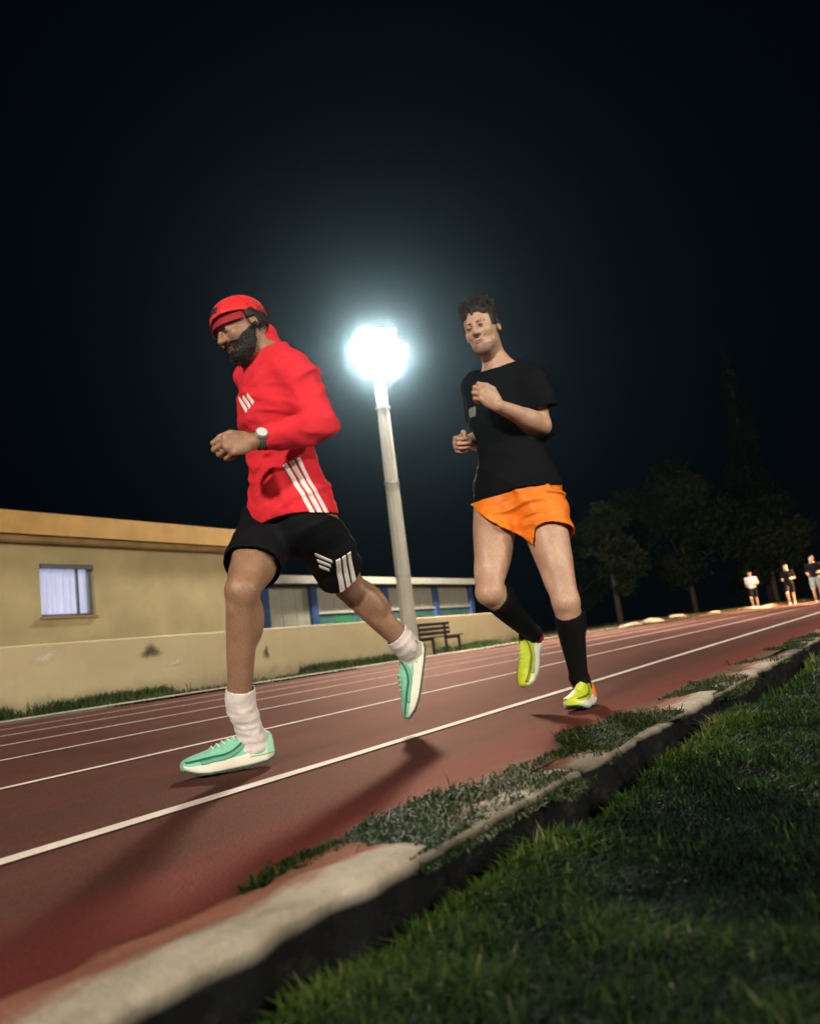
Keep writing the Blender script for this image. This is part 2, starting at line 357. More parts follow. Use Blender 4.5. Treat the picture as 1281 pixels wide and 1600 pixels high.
def patch(x, y, f=1.0, ph=0.0):
    return .5 + .25 * np.sin(2.3 * f * x + 1.1 * f * y + ph) + .17 * np.sin(4.1 * f * x - 5.3 * f * y + 2 * ph) + .12 * np.sin(11 * f * x + 7 * f * y)
def in_view(p, mx=1.15):
    q = p - CAM; z = q @ fwd; ok = z > .15
    return ok & (np.abs(q @ camR / np.maximum(z, .1)) < .5 * mx) & (np.abs(q @ camU / np.maximum(z, .1)) < .625 * mx)
def vn2(x, y):                             # clumpy 2D noise
    t = np.random.default_rng(3).random((64, 64)); u, v = x * 11 % 63, y * 11 % 63; i, j = u.astype(int), v.astype(int); a, b = u - i, v - j; a = a * a * (3 - 2 * a); b = b * b * (3 - 2 * b)
    return (t[i, j] * (1 - a) + t[i + 1, j] * a) * (1 - b) + (t[i, j + 1] * (1 - a) + t[i + 1, j + 1] * a) * b
P_ = []
for n, d0, d1 in ((60000, .45, 1.6), (85000, 1.4, 4), (70000, 4, 16)):
    rr = np.sqrt(rng.uniform(d0 ** 2, d1 ** 2, n * 4)); aa = rng.uniform(-.75, .9, n * 4) - .0
    x = rr * np.cos(aa); y = rr * np.sin(aa); p = np.stack([x, y, soil_z(x, y)], 1)
    keep = (y < .780 - .012 * np.sin(x * 9) - .01 * np.sin(x * 31)) & in_view(p); p = p[keep][:n]; P_.append(p)
p = np.concatenate(P_); pt = patch(p[:, 0], p[:, 1]); dk = np.linalg.norm(p[:, :2], axis=1)
cl = vn2(np.abs(p[:, 0]) + 1, p[:, 1] + 40); hh = (.012 + .030 * rng.random(len(p)) ** 1.7) * (.35 + .5 * pt + .75 * cl) * (1 + (.7 + 1.6 * np.clip(patch(p[:, 0], p[:, 1], 3.1, .4) - .45, 0, 1)) * np.exp(-np.maximum(0, .80 - p[:, 1]) * 12))
tone = np.clip(-.24 + .42 * pt + .34 * cl + rng.normal(0, .13, len(p)) + .50 * np.exp(-np.maximum(0, .75 - p[:, 1]) * 9) + (rng.random(len(p)) > .975) * .5, 0, 1)  # lamp-lit strip put into the tone: blades lighter toward the kerb
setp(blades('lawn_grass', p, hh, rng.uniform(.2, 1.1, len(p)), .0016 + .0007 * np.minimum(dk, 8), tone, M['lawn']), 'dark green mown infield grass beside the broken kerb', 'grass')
# grass and weeds growing over the kerb and the track edge
def kerb_cover(x, y):
    c = .2 + .35 * np.sin(1.9 * x + 1.0) + .3 * np.sin(4.7 * x + 2.2) + .2 * np.sin(11 * x)
    c = np.where((x > 1.22) & (x < 3.0), c + .75, c)
    c = np.where(x < 1.18, -1.0, c)
    c = np.where((x > .98) & (x < 1.7) & (y > .955 - .10 * (x - 1.18)), 1.0, c)
    c = np.where((x > 1.93) & (x < 2.12) & (y < .93), -1, c); c = np.where((x > 3.0) & (x < 3.6) & (y < 1.0), c - .5, c)
    return c
x = rng.uniform(.7, 14, 150000) ** 1.0; x = .7 + 13 * rng.random(150000) ** 1.7; y = rng.uniform(.77, 1.06, len(x)) + .05 * np.sin(3 * x) * (x > 1.7)
k = (kerb_cover(x, y) * (.35 + 1.1 * vn2(x, y)) > rng.uniform(.0, 1.25, len(x))) & (y < 1.03 + .05 * np.sin(5.3 * x) + .03 * np.sin(13 * x)); p = np.stack([x, y, np.where(y < .8, -.02, .002)], 1)[k]; p = p[in_view(p)][:60000]
pt = patch(p[:, 0], p[:, 1], 2.5, 1.3)
setp(blades('kerb_weeds', p, (.005 + .015 * rng.random(len(p)) ** 2.2 + .022 * (rng.random(len(p)) > .96)) * (.4 + pt), rng.uniform(.7, 2.2, len(p)), .0015 + .0004 * np.minimum(np.linalg.norm(p[:, :2], axis=1), 8), np.clip(.08 + .55 * pt + rng.normal(0, .2, len(p)), 0, 1), M['weed']), 'short weeds and dry grass creeping over the kerb', 'grass')
# dead leaves, chips and pebbles lying in the grass and on the track edge
n = 90; d_ = .7 + 5 * rng.random(n) ** 1.5; a_ = rng.uniform(-.6, .85, n); x = d_ * np.cos(a_); y = np.minimum(d_ * np.sin(a_), .72 - 1.2 * rng.random(n)); z = soil_z(x, y) + .022; c = np.stack([x, y, z], 1)
u = rng.normal(size=(n, 3)) * np.array([1, 1, .35]); u /= np.linalg.norm(u, axis=1)[:, None]; w = np.cross(u, rng.normal(size=(n, 3)) * .3 + up0); w /= np.linalg.norm(w, axis=1)[:, None]; l = (.003 + .009 * rng.random(n) ** 2)[:, None]; h = np.cross(u, w) * l * .35
V = np.stack([c - u * l, c + w * l * .5, c + u * l * 1.1, c - w * l * .55, c + h, c - h], 1).reshape(-1, 3); b = np.arange(n) * 6
T = np.concatenate([np.stack([b + i, b + (i + 1) % 4, b + 4], 1) for i in range(4)] + [np.stack([b + (i + 1) % 4, b + i, b + 5], 1) for i in range(4)])
lt = np_mesh('litter', V, T, mat('dry litter', (.22, .18, .11), .9, .2, .4, 40), smooth=False); setp(lt, 'scattered dry leaves and pale chips in the infield grass', 'litter', kind='stuff')
# ragged grass at the foot of the wall and along the outer track edge
def wall_y(x): return 10.85 + .047 * x
x = rng.uniform(-4, 27, 60000); y = wall_y(x) - .03 - rng.exponential(.16, len(x)); c = .15 + .5 * np.sin(.9 * x + .5) + .35 * np.sin(2.3 * x) + .2 * np.sin(6 * x)
k = (c > rng.uniform(0, .9, len(x))) & (y > 9.2); p = np.stack([x, y, np.full(len(x), -.012)], 1)[k]; p = p[in_view(p)][:16000]
setp(blades('wall_foot_grass', p, .06 + .17 * rng.random(len(p)) ** 2, rng.uniform(.2, .9, len(p)), .010, np.clip(rng.normal(.3, .18, len(p)), 0, 1), M['weed']), 'ragged green grass growing along the foot of the wall', 'grass')
x = rng.uniform(-4, 60, 60000); L = 9.25 + rng.exponential(.3, len(x)); c = .1 + .5 * np.sin(.6 * x + 2) + .35 * np.sin(1.7 * x)
k = (c + (x > 27) * .5 > rng.uniform(0, .9, len(x))); p = np.array([track_pt(a, b, -.01) for a, b in zip(x[k], L[k])]); p = p[in_view(p)][:16000]
setp(blades('verge_grass', p, .03 + .10 * rng.random(len(p)) ** 2 + (p[:, 0] > 27) * .1 * rng.random(len(p)), rng.uniform(.3, 1.0, len(p)), .010, np.clip(rng.normal(.45, .2, len(p)), 0, 1), M['weed']), 'thin yellowish grass along the outer edge of the track', 'grass')

# ================================================================== wall and buildings
WK = .047; WA = math.atan(WK)
wx0, wx1 = -9.0, 26.6
wall = empty('boundary_wall', (wx0, wall_y(wx0), 0), WA); wl = (wx1 - wx0) / math.cos(WA)
setp(wall, 'low cream rendered boundary wall running along the outer track edge', 'wall')
b = MB(); b.prism([(0, -.15), (0, .985), (.012, 1.0), (.21, 1.0), (.22, .985), (.22, -.15)], 0, wl, 0); b.build('wall_body', M['wall'], wall)
def wall_local(px, py):                    # point of the wall's face seen at a pixel -> (along, height)
    q = on_plane(px, py, wall_y(0), WK); return (q[0] - wx0) / math.cos(WA), q[2]
def soft_mat(name, col, amt):
    m, nt, n, b = base_mat(name); b.inputs['Base Color'].default_value = (*col, 1); b.inputs['Roughness'].default_value = .95
    a = n.new('ShaderNodeAttribute'); a.attribute_name = 'tone'; tc = n.new('ShaderNodeTexCoord'); f = tex_noise(nt, tc.outputs['Object'], 16, 5, .7)
    mu = n.new('ShaderNodeMath'); mu.operation = 'MULTIPLY'; nt.links.new(a.outputs['Fac'], mu.inputs[0]); nt.links.new(f, mu.inputs[1])
    mr = n.new('ShaderNodeMapRange'); mr.inputs[1].default_value = .08; mr.inputs[2].default_value = .42; mr.inputs[4].default_value = amt; nt.links.new(mu.outputs[0], mr.inputs[0])
    tr = n.new('ShaderNodeBsdfTransparent'); mx = n.new('ShaderNodeMixShader'); nt.links.new(mr.outputs[0], mx.inputs[0]); nt.links.new(tr.outputs[0], mx.inputs[1]); nt.links.new(b.outputs[0], mx.inputs[2]); nt.links.new(mx.outputs[0], n['Material Output'].inputs['Surface']); return m
M['stain'] = soft_mat('soot stain', (.10, .07, .045), .9); M['chip'] = soft_mat('bare plaster', (.74, .68, .54), .8)
def blotch(name, px, py, rx, rz, m, seed, tilt=0):
    u, z = wall_local(px, py); r = np.random.default_rng(seed); V = [(u, -.004, z)]; n = 22
    for i in range(n):
        a = 2 * math.pi * i / n; q = 1 + .25 * math.sin(3 * a + seed) + r.uniform(-.12, .12); V.append((u + rx * q * math.cos(a), -.003, z + rz * q * math.sin(a) + tilt * rx * math.cos(a)))
    o = mesh_obj(name, V, [(0, 1 + i, 1 + (i + 1) % n) for i in range(n)], m, wall); o.data.attributes.new('tone', 'FLOAT', 'POINT').data.foreach_set('value', [1.0] + [0.0] * n)
blotch('stain', 236, 1018, .30, .15, M['stain'], 3); blotch('stain', 416, 1020, .12, .18, M['stain'], 4)
blotch('chip', 274, 1035, .28, .07, M['chip'], 5, .2); blotch('chip', 70, 1028, .32, .10, M['chip'], 6, .25)

# ---- ochre building behind the wall
BK = WK; BO = 1.0                          # its front stands this far behind the wall's front
def bld_y(x): return wall_y(x) + BO
def face(px, py, off): q = on_plane(px, py, wall_y(0) + off, WK); return q
bx1 = face(398, 900, BO)[0]; bx0 = -9.0
hall = empty('clubhouse', (bx0, bld_y(bx0), 0), WA); bl = (bx1 - bx0) / math.cos(WA)
setp(hall, 'cream single storey clubhouse with ochre cornice and one small lit window', 'building')
def hall_uz(px, py, off=BO): q = face(px, py, off); return (q[0] - bx0) / math.cos(WA), q[2]
z_top = np.mean([hall_uz(5, 797)[1], hall_uz(340, 831)[1]]); z_f0 = np.mean([hall_uz(5, 832)[1], hall_uz(340, 858)[1]]); z_m = np.mean([hall_uz(5, 846)[1], hall_uz(340, 866)[1]])
u0, zt = hall_uz(61, 881); u1, zb = hall_uz(150, 961)
M['render'] = mat('cream render', (.38, .31, .165), .9, .2, .16, 1.3, .5, 38)
# front wall around the window opening, built as four panels butted together, then the returns
b = MB(); T = .24
b.box((0, 0, 0), (u0, T, z_f0)); b.box((u1, 0, 0), (bl, T, z_f0)); b.box((u0, 0, 0), (u1, T, zb)); b.box((u0, 0, zt), (u1, T, z_f0))
b.box((bl - T, T, 0), (bl, 6, z_f0)); b.box((0, 6, 0), (bl, 6.2, z_f0)); b.build('wall', M['render'], hall)
b = MB(); b.prism([(-.10, z_m), (-.13, z_m + .03), (-.13, z_f0 - .004), (6.2, z_f0 - .004), (6.2, z_f0 - .05), (-.02, z_f0 - .05), (-.02, z_m)], 0, bl + .10, 0).build('moulding', M['ochre_dark'], hall)
fas = MB().prism([(-.20, z_f0), (-.20, z_top), (.15, z_top), (.15, z_f0)], 0, bl + .16, 0).build('cornice', M['ochre'], hall)
roof = MB().box((0, .16, z_f0), (bl, 6.2, z_top - .06)).build('roof', M['roofing'], hall)
nv = 0
for px in (22, 125, 222, 318):                                    # low rounded skylights along the roof
    u, _ = hall_uz(px, 805, 2.2); prof = [(u - .42 + .42 * (1 - math.cos(t)) , z_top - .07 + .30 * math.sin(t)) for t in np.linspace(0, math.pi, 11)]
    b = MB(); bm = b.bm
    A = [bm.verts.new((x, .95, z)) for x, z in prof]; B = [bm.verts.new((x, 2.2, z)) for x, z in prof]
    for i in range(10): bm.faces.new((A[i], A[i + 1], B[i + 1], B[i]))
    bm.faces.new(A); bm.faces.new(list(reversed(B))); b.build('skylight', M['sheet'], roof)
win = MB(); fw = .045
win.box((u0, .07, zb), (u0 + fw, .13, zt)); win.box((u1 - fw, .07, zb), (u1, .13, zt)); win.box((u0 + fw, .07, zb), (u1 - fw, .13, zb + fw)); win.box((u0 + fw, .07, zt - fw), (u1 - fw, .13, zt)); um = u0 + (u1 - u0) * .74
win.box((um - .015, .075, zb + fw), (um + .015, .125, zt - fw)); win = win.build('window', M['frame'], hall)
for a, c in ((u0 + fw, um - .015), (um + .015, u1 - fw)): MB().box((a, .095, zb + fw), (c, .101, zt - fw)).build('pane', M['glass'], win)
MB().box((u0 - .03, -.035, zb - .04), (u1 + .03, .07, zb)).build('sill', M['ochre_dark'], win)
MB().box((u0 + .02, -.02, zt - .075), (u1 - .02, .06, zt - .01)).build('top_shade_strip', M['frame'], win)  # dark strip added for the shade along the window's top
n = 70; V = []; 
for i in range(n + 1):
    t = i / n; x = u0 + .01 + (u1 - u0 - .02) * t; y = .19 + .018 * math.sin(t * 46) + .012 * math.sin(t * 21 + 1)
    V += [(x, y, zb + .01), (x, y + .01 * math.sin(t * 30), zt - .01)]
mesh_obj('curtain', V, [(2 * i, 2 * i + 2, 2 * i + 3, 2 * i + 1) for i in range(n)], M['curtain'], win, smooth=True)

# ---- pale pavilion with blue posts further along
PO = 3.2
px0 = face(404, 940, PO)[0]; px1 = face(742, 940, PO)[0]; py0 = wall_y(px0) + PO
pav = empty('pavilion', (px0, py0, 0), WA); pl = (px1 - px0) / math.cos(WA)
setp(pav, 'long pale pavilion with blue posts and teal shutters behind the wall', 'building')
def pav_uz(px, py): q = face(px, py, PO); return (q[0] - px0) / math.cos(WA), q[2]
zf1 = np.mean([pav_uz(450, 902)[1], pav_uz(700, 908)[1]]); zf0 = np.mean([pav_uz(450, 913)[1], pav_uz(700, 917)[1]]); zl = pav_uz(560, 955)[1]
MB().box((0, .12, 0), (pl, 4.5, zf0 - .01)).build('back_wall', M['panel'], pav)
MB().prism([(-.35, zf0), (-.35, zf1), (4.6, zf1 + .5), (4.6, zf1 + .35), (-.1, zf0)], -.2, pl + .2, 0).build('roof', M['sheet'], pav)
MB().box((-.2, -.40, zf0 + .01), (pl + .2, -.353, zf1 + .02)).build('fascia', M['fascia'], pav)
posts = [pav_uz(a, 950)[0] for a in (414, 491, 604, 683, 738)]
for u in posts: MB().box((u - .16, -.04, 0), (u + .16, .10, zf0 - .01), .012).build('post', M['post'], pav)
for i in range(len(posts) - 1):
    a, c = posts[i] + .17, posts[i + 1] - .17
    if i == 0:
        k = 3
        for j in range(k): MB().box((a + (c - a) * j / k + .01, .05, .1), (a + (c - a) * (j + 1) / k - .01, .115, zf0 - .03), .008).build('wall_panel', M['panel'], pav)
    else:
        k = 4
        MB().box((a, .0, zl - .03), (c, .115, zl + .03)).build('ledge', M['fascia'], pav)
        for j in range(k):
            MB().box((a + (c - a) * j / k + .01, .06, zl + .035), (a + (c - a) * (j + 1) / k - .01, .115, zf0 - .03), .008).build('wall_panel', M['panel'], pav)
            MB().box((a + (c - a) * j / k + .01, .05, .1), (a + (c - a) * (j + 1) / k - .01, .115, zl - .035), .008).build('shutter', M['green'] if (i == 1 and j == 1) else M['teal'], pav)

# ================================================================== floodlight mast
mpos = on_plane(644, 1020, wall_y(0) - .55, WK); mx_, my_ = mpos[0], mpos[1]
mdepth = mpos @ fwd0
top = at(590, 548, mdepth)[2]
mast = empty('floodlight_mast', (mx_, my_, 0)); setp(mast, 'tall pale concrete floodlight mast with lit lamp cluster by the wall', 'floodlight')
pole = MB().tube([(0, 0, -.1), (0, 0, .5), (0, 0, top * .5), (0, 0, top - .55)], [.215, .21, .185, .15], 10).build('pole', M['concrete'], mast, smooth=False)
for k, a in enumerate((-.10, 0.0, .10)): 
    dv = -fwd0; sd = r0
    MB().tube([tuple(dv * .152 + sd * a + up0 * (top - .5)), tuple(dv * .180 + sd * a * 1.1 + up0 * (top * .62))], .016, 6).build('cable', M['galv'], pole)
for z in (top * .25, top * .55, top * .8): MB().tube([(0, 0, z), (0, 0, z + .05)], .20, 12).build('band', M['galv'], pole)
aim = unit(np.array([9.0, 1.0, 0]) - np.array([mx_, my_, top])); side = unit(np.cross(aim, up0)); upl = np.cross(side, aim)
rack = MB()
for zz in (-.45, 0, .45): rack.tube([tuple(up0 * (top + zz) - side * (.70 if zz == 0 else .46)), tuple(up0 * (top + zz) + side * (.70 if zz == 0 else .46))], .035, 8)
rack.tube([(0, 0, top - .6), (0, 0, top + .6)], .055, 8); rack.build('rack', M['galv'], mast)
def lamp_head(c, aim, lens=None):
    side = unit(np.cross(aim, up0)); upl = np.cross(side, aim)
    Mx = Matrix(((side[0], upl[0], -aim[0], c[0]), (side[1], upl[1], -aim[1], c[1]), (side[2], upl[2], -aim[2], c[2]), (0, 0, 0, 1))) @ Matrix.Scale(1.22, 4)
    b = MB(); bm = b.bm; ring = []
    for (w, h, z) in ((.10, .08, .20), (.16, .14, .12), (.205, .185, 0), (.215, .195, -.03), (.195, .175, -.03), (.185, .165, -.012)):
        ring.append([bm.verts.new(Vector((sx * w, sy * h, z))) for sx, sy in ((-1, -.8), (-.8, -1), (.8, -1), (1, -.8), (1, .8), (.8, 1), (-.8, 1), (-1, .8))])
    for i in range(len(ring) - 1):
        for k in range(8): bm.faces.new((ring[i][k], ring[i][(k + 1) % 8], ring[i + 1][(k + 1) % 8], ring[i + 1][k]))
    bm.faces.new(ring[0]); bmesh.ops.transform(bm, matrix=Mx, verts=bm.verts)
    h = b.build('lamp_head', M['housing'], mast)
    V = [Mx @ Vector((sx * .184, sy * .164, -.014)) for sx, sy in ((-1, -.8), (-.8, -1), (.8, -1), (1, -.8), (1, .8), (.8, 1), (-.8, 1), (-1, .8))]
    l = mesh_obj('lens', V, [tuple(range(8))], lens or M['lens'], h)
    if l.data.polygons[0].normal.dot(Vector(aim)) < 0: l.data.flip_normals()
for zz, cols in ((-.45, (-.26, .26)), (0, (-.52, 0, .52)), (.45, (-.26, .26))):
    for a in cols: lamp_head(up0 * (top + zz) + side * a + aim * .27, aim)
M['lens_far'] = emit_mat('bend lamp lens', (1.0, .84, .66), LAMP_EMIT * 5.5)
aim_far = unit(np.array([33.0, 4.0, 0]) - np.array([mx_, my_, top]))          # three heads on the far side light the bend
for a in (-.45, 0, .45): lamp_head(up0 * top + unit(np.cross(aim_far, up0)) * a + aim_far * .30, aim_far, M['lens_far'])

# ---- dark slatted bench beside the mast
q0 = on_plane(690, 1010, wall_y(0) - .62, WK)
bench = empty('slatted_bench', (q0[0] - .1, q0[1], -.01), WA); setp(bench, 'black slatted bench against the wall right of the mast', 'bench')
for x in (-.75, .75):
    lg = MB(); lg.box((x - .03, -.25, 0), (x + .03, -.19, .42)); lg.box((x - .03, .15, 0), (x + .03, .21, .80)); lg.box((x - .03, -.19, .36), (x + .03, .15, .42)); lg.build('leg', M['iron'], bench)
for y in (-.23, -.12, -.01, .10): MB().box((-.95, y - .045, .422), (.95, y + .045, .455), .006).build('seat_slat', M['bench'], bench)
for z in (.50, .62, .74): MB().box((-.95, .12, z), (.95, .148, z + .085), .006).build('back_slat', M['bench'], bench)

# ================================================================== trees beyond the bend
def leaf_cloud(name, centers, radii, n, size, tone0, m, parent, squash=.8):
    c = np.array(centers); rd = np.array(radii); w = rd ** 2; k = rng.choice(len(c), n, p=w / w.sum())
    d = rng.normal(size=(n, 3)); d /= np.linalg.norm(d, axis=1)[:, None]; r = rd[k] * (.55 + .5 * rng.random(n)) * (1 + .15 * rng.normal(size=n))
    p = c[k] + d * r[:, None] * np.array([1, 1, squash])
    a = rng.normal(size=(n, 3)); a /= np.linalg.norm(a, axis=1)[:, None]; b2 = np.cross(a, rng.normal(size=(n, 3))); b2 /= np.linalg.norm(b2, axis=1)[:, None]
    s = (size * rng.uniform(.6, 1.5, n))[:, None]
    V = np.stack([p - a * s, p + b2 * s * .45, p + a * s, p - b2 * s * .45], 1).reshape(-1, 3); i = np.arange(n) * 4
    o = np_mesh(name, V, np.stack([i, i + 1, i + 2, i + 3], 1), m, parent, smooth=False)
    A = o.data.attributes.new('tone', 'FLOAT', 'POINT'); A.data.foreach_set('value', np.repeat(np.clip(tone0[k] + rng.normal(0, .12, n), 0, 1), 4).astype(np.float32)); return o
def tree(px, depth, py_top, width_px, label, seed, trunk_px=None, n=9000, tone=.45):
    r = np.random.default_rng(seed); base = at(px, 940, depth); base[2] = -.05; t_ = at(px, py_top, depth)[2]; wr = width_px / FPX * depth / 2
    T = empty('tree', tuple(base)); setp(T, label, 'tree', 'trees beyond the bend')
    b = MB(); th = t_ * .45; b.tube([(0, 0, 0), (.08, .05, th * .5), (.02, .1, th), (.05, .05, t_ * .8)], [.22, .17, .13, .05], 8)
    cs = []; rs = []
    for i in range(34):
        a = r.uniform(0, 6.28); z = t_ * r.uniform(.26, .92); prof = math.sin(min(1, max(.1, (z / t_ - .12) / .88)) * math.pi) ** .6; q = wr * prof * r.uniform(.2, .95)
        cs.append((q * math.cos(a), q * math.sin(a), z)); rs.append(wr * r.uniform(.18, .36))
        if i < 12: b.tube([(.05, .05, th * r.uniform(.5, 1.2)), (q * .5 * math.cos(a), q * .5 * math.sin(a), z * .8), cs[-1]], [.07, .04, .015], 6)
    b.build('trunk', M['bark'], T, smooth=True)
    leaf_cloud('crown', cs, rs, n, .17, np.array([tone + r.uniform(-.25, .25) for _ in cs]), M['leaf'], T)
    return T
tree(965, 54, 770, 110, 'small rounded tree with brownish lower leaves left of the bushy trees', 5, tone=.6)
tree(1085, 62, 722, 190, 'broad dark tree between the small tree and the cypress', 9, n=14000)
tree(1215, 60, 752, 150, 'bushy dark tree in front of the tall cypress', 13, n=11000, tone=.4)
tree(905, 66, 850, 90, 'low dark shrub like tree next to the pavilion end', 17, n=7000, tone=.3)
# tall cypress
def cypress():
    depth = 74; base = at(1205, 935, depth); base[2] = -.05; H = at(1190, 525, depth)[2]
    T = empty('cypress', tuple(base)); setp(T, 'tall pointed cypress rising behind the bushy trees at the right', 'tree', 'trees beyond the bend')
    MB().tube([(0, 0, 0), (0, 0, H * .5), (0, 0, H * .97)], [.3, .2, .04], 8).build('trunk', M['bark'], T, smooth=True)
    cs = []; rs = []; r = np.random.default_rng(3)
    for i in range(120):
        t = r.random() ** 1.3; z = H * (.08 + .91 * t); w = 3.6 * (1 - t) ** .75 + .12; a = r.uniform(0, 6.28); q = w * r.uniform(.2, .8); cs.append((q * math.cos(a), q * math.sin(a), z)); rs.append(max(.14, w * .34))
    leaf_cloud('crown', cs, rs, 16000, .20, r.uniform(.2, .8, len(cs)), M['needle'], T, 1.4)
cypress()
# pale stones edging the bend
for i in range(13):
    s = 27 + i * 2.1 + random.uniform(-.5, .5); L = 9.55 + random.uniform(-.15, .2); c = track_pt(s, L, -.02); r = np.random.default_rng(100 + i)
    bm = bmesh.new(); bmesh.ops.create_icosphere(bm, subdivisions=2, radius=1)
    sx, sy, sz = r.uniform(.5, .9), r.uniform(.22, .35), r.uniform(.13, .24); ph = r.uniform(0, 6, 3)
    for v in bm.verts:
        k = 1 + .14 * math.sin(3 * v.co.x + ph[0]) * math.cos(4 * v.co.y + ph[1]) + .08 * math.sin(7 * v.co.z + ph[2]); v.co = Vector((math.copysign(abs(v.co.x) ** .7, v.co.x) * sx, v.co.y * sy, max(-.1, v.co.z) * sz)) * k
    me = bpy.data.meshes.new('edge_stone'); bm.to_mesh(me); bm.free(); me.materials.append(M['stone']); o = link(bpy.data.objects.new('edge_stone', me)); o.location = c; o.rotation_euler = (0, 0, -max(0, s - BEND_X) / BEND_R + random.uniform(-.1, .1))
    setp(o, 'long pale stone lying along the outer edge of the bend', 'stone', 'pale stones edging the bend')

# ================================================================== people: implicit bodies meshed with surface nets
def smin(a, b, k):
    if k <= 0: return np.minimum(a, b)
    h = np.maximum(k - np.abs(a - b), 0) / k; return np.minimum(a, b) - h * h * k * .25
class Prim:
    def __init__(s, f, c, r, k=.02, sub=False): s.f, s.c, s.r, s.k, s.sub = f, np.asarray(c, float), r, k, sub
def cone(a, b, ra, rb, k=.02, sub=False):
    a = np.asarray(a, float); b = np.asarray(b, float); ba = b - a; l2 = max(ba @ ba, 1e-9)
    def f(P):
        q = P - a; h = np.clip(q @ ba / l2, 0, 1); return np.linalg.norm(q - h[:, None] * ba, axis=1) - (ra + (rb - ra) * h)
    return Prim(f, (a + b) / 2, math.sqrt(l2) / 2 + max(ra, rb), k, sub)
def ell(c, ax, rad, k=.02, sub=False):
    c = np.asarray(c, float); A = np.asarray(ax, float); rad = np.asarray(rad, float)
    def f(P):
        q = (P - c) @ A.T / rad; k0 = np.linalg.norm(q, axis=1); k1 = np.linalg.norm(q / rad, axis=1); return k0 * (k0 - 1) / np.maximum(k1, 1e-6)
    return Prim(f, c, rad.max(), k, sub)
class Field:
    """smooth union of primitives, with an optional modifier and cutting planes"""
    def __init__(s, prims, post=None, cuts=()): s.p, s.post, s.cuts = prims, post, list(cuts)
    def bounds(s, pad=.03):
        lo = np.min([p.c - p.r for p in s.p if not p.sub], 0) - pad; hi = np.max([p.c + p.r for p in s.p if not p.sub], 0) + pad; return lo, hi
    def raw(s, P, near=None):
        d = np.full(len(P), 1.0)
        for i, p in enumerate(s.p):
            if near is not None and not near[i]: continue
            if p.sub: d = -smin(-d, p.f(P), p.k)
            else: d = smin(d, p.f(P), p.k)
        if s.post is not None: d = s.post(P, d)
        return d
    def __call__(s, P, near=None):
        d = s.raw(P, near)
        for c in s.cuts: d = np.maximum(d, c(P))
        return d
def plane(pt, n):                       # keeps the side n points away from
    pt = np.asarray(pt, float); n = unit(n); return lambda P: (P - pt) @ n
def surface(F, h, lo=None, hi=None):
    if lo is None: lo, hi = F.bounds()
    B = 10; nb = np.ceil((hi - lo) / (h * B)).astype(int); n = nb * B + 1
    bc = np.stack(np.meshgrid(*[np.arange(k) for k in nb], indexing='ij'), -1).reshape(-1, 3)
    cen = lo + (bc + .5) * B * h; half = B * h * .87
    D = np.full(n, 1.0, np.float32); ctr = np.array([p.c for p in F.p]); rad = np.array([p.r for p in F.p])
    dc = F(cen); inside = np.where((dc < 0))[0]
    for i in inside: a = bc[i] * B; D[a[0]:a[0] + B + 1, a[1]:a[1] + B + 1, a[2]:a[2] + B + 1] = -1.0
    g = np.stack(np.meshgrid(*[np.arange(B + 1)] * 3, indexing='ij'), -1).reshape(-1, 3) * h
    for i in np.where(np.abs(dc) < half * 1.7 + .012)[0]:
        near = np.linalg.norm(ctr - cen[i], axis=1) < rad + half + .07
        a = bc[i] * B; v = F(lo + a * h + g, near)
        D[a[0]:a[0] + B + 1, a[1]:a[1] + B + 1, a[2]:a[2] + B + 1] = v.reshape(B + 1, B + 1, B + 1)
    S = D < 0
    cnt = np.zeros(np.array(S.shape) - 1, np.int8)
    offs = [(i, j, k) for i in (0, 1) for j in (0, 1) for k in (0, 1)]
    for o in offs: cnt += S[o[0]:o[0] + cnt.shape[0], o[1]:o[1] + cnt.shape[1], o[2]:o[2] + cnt.shape[2]]
    cells = np.argwhere((cnt > 0) & (cnt < 8)); idx = np.full(cnt.shape, -1, np.int32); idx[tuple(cells.T)] = np.arange(len(cells))
    cv = np.stack([D[cells[:, 0] + o[0], cells[:, 1] + o[1], cells[:, 2] + o[2]] for o in offs], 1); acc = np.zeros((len(cells), 3)); num = np.zeros(len(cells)); oa = np.array(offs, float)
    for i in range(8):
        for j in range(i + 1, 8):
            if abs(oa[i] - oa[j]).sum() != 1: continue
            m = (cv[:, i] < 0) != (cv[:, j] < 0); t = cv[m, i] / (cv[m, i] - cv[m, j]); acc[m] += oa[i] + t[:, None] * (oa[j] - oa[i]); num[m] += 1
    V = lo + (cells + acc / num[:, None]) * h; Q = []
    for ax in range(3):
        sl = [slice(None)] * 3; sh = [slice(None)] * 3; sl[ax] = slice(0, -1); sh[ax] = slice(1, None)
        A, Bq = S[tuple(sl)], S[tuple(sh)]; e = np.argwhere(A != Bq); u, w = [(1, 2), (2, 0), (0, 1)][ax]
        e = e[(e[:, u] > 0) & (e[:, w] > 0) & (e[:, u] < idx.shape[u]) & (e[:, w] < idx.shape[w])]
        if not len(e): continue
        def cell(du, dw): q = e.copy(); q[:, u] += du; q[:, w] += dw; return idx[tuple(q.T)]
        q = np.stack([cell(-1, -1), cell(0, -1), cell(0, 0), cell(-1, 0)], 1); fl = ~A[tuple(e.T)]; q[fl] = q[fl][:, ::-1]; Q.append(q)
    Q = np.concatenate(Q); return V, Q[(Q >= 0).all(1)]
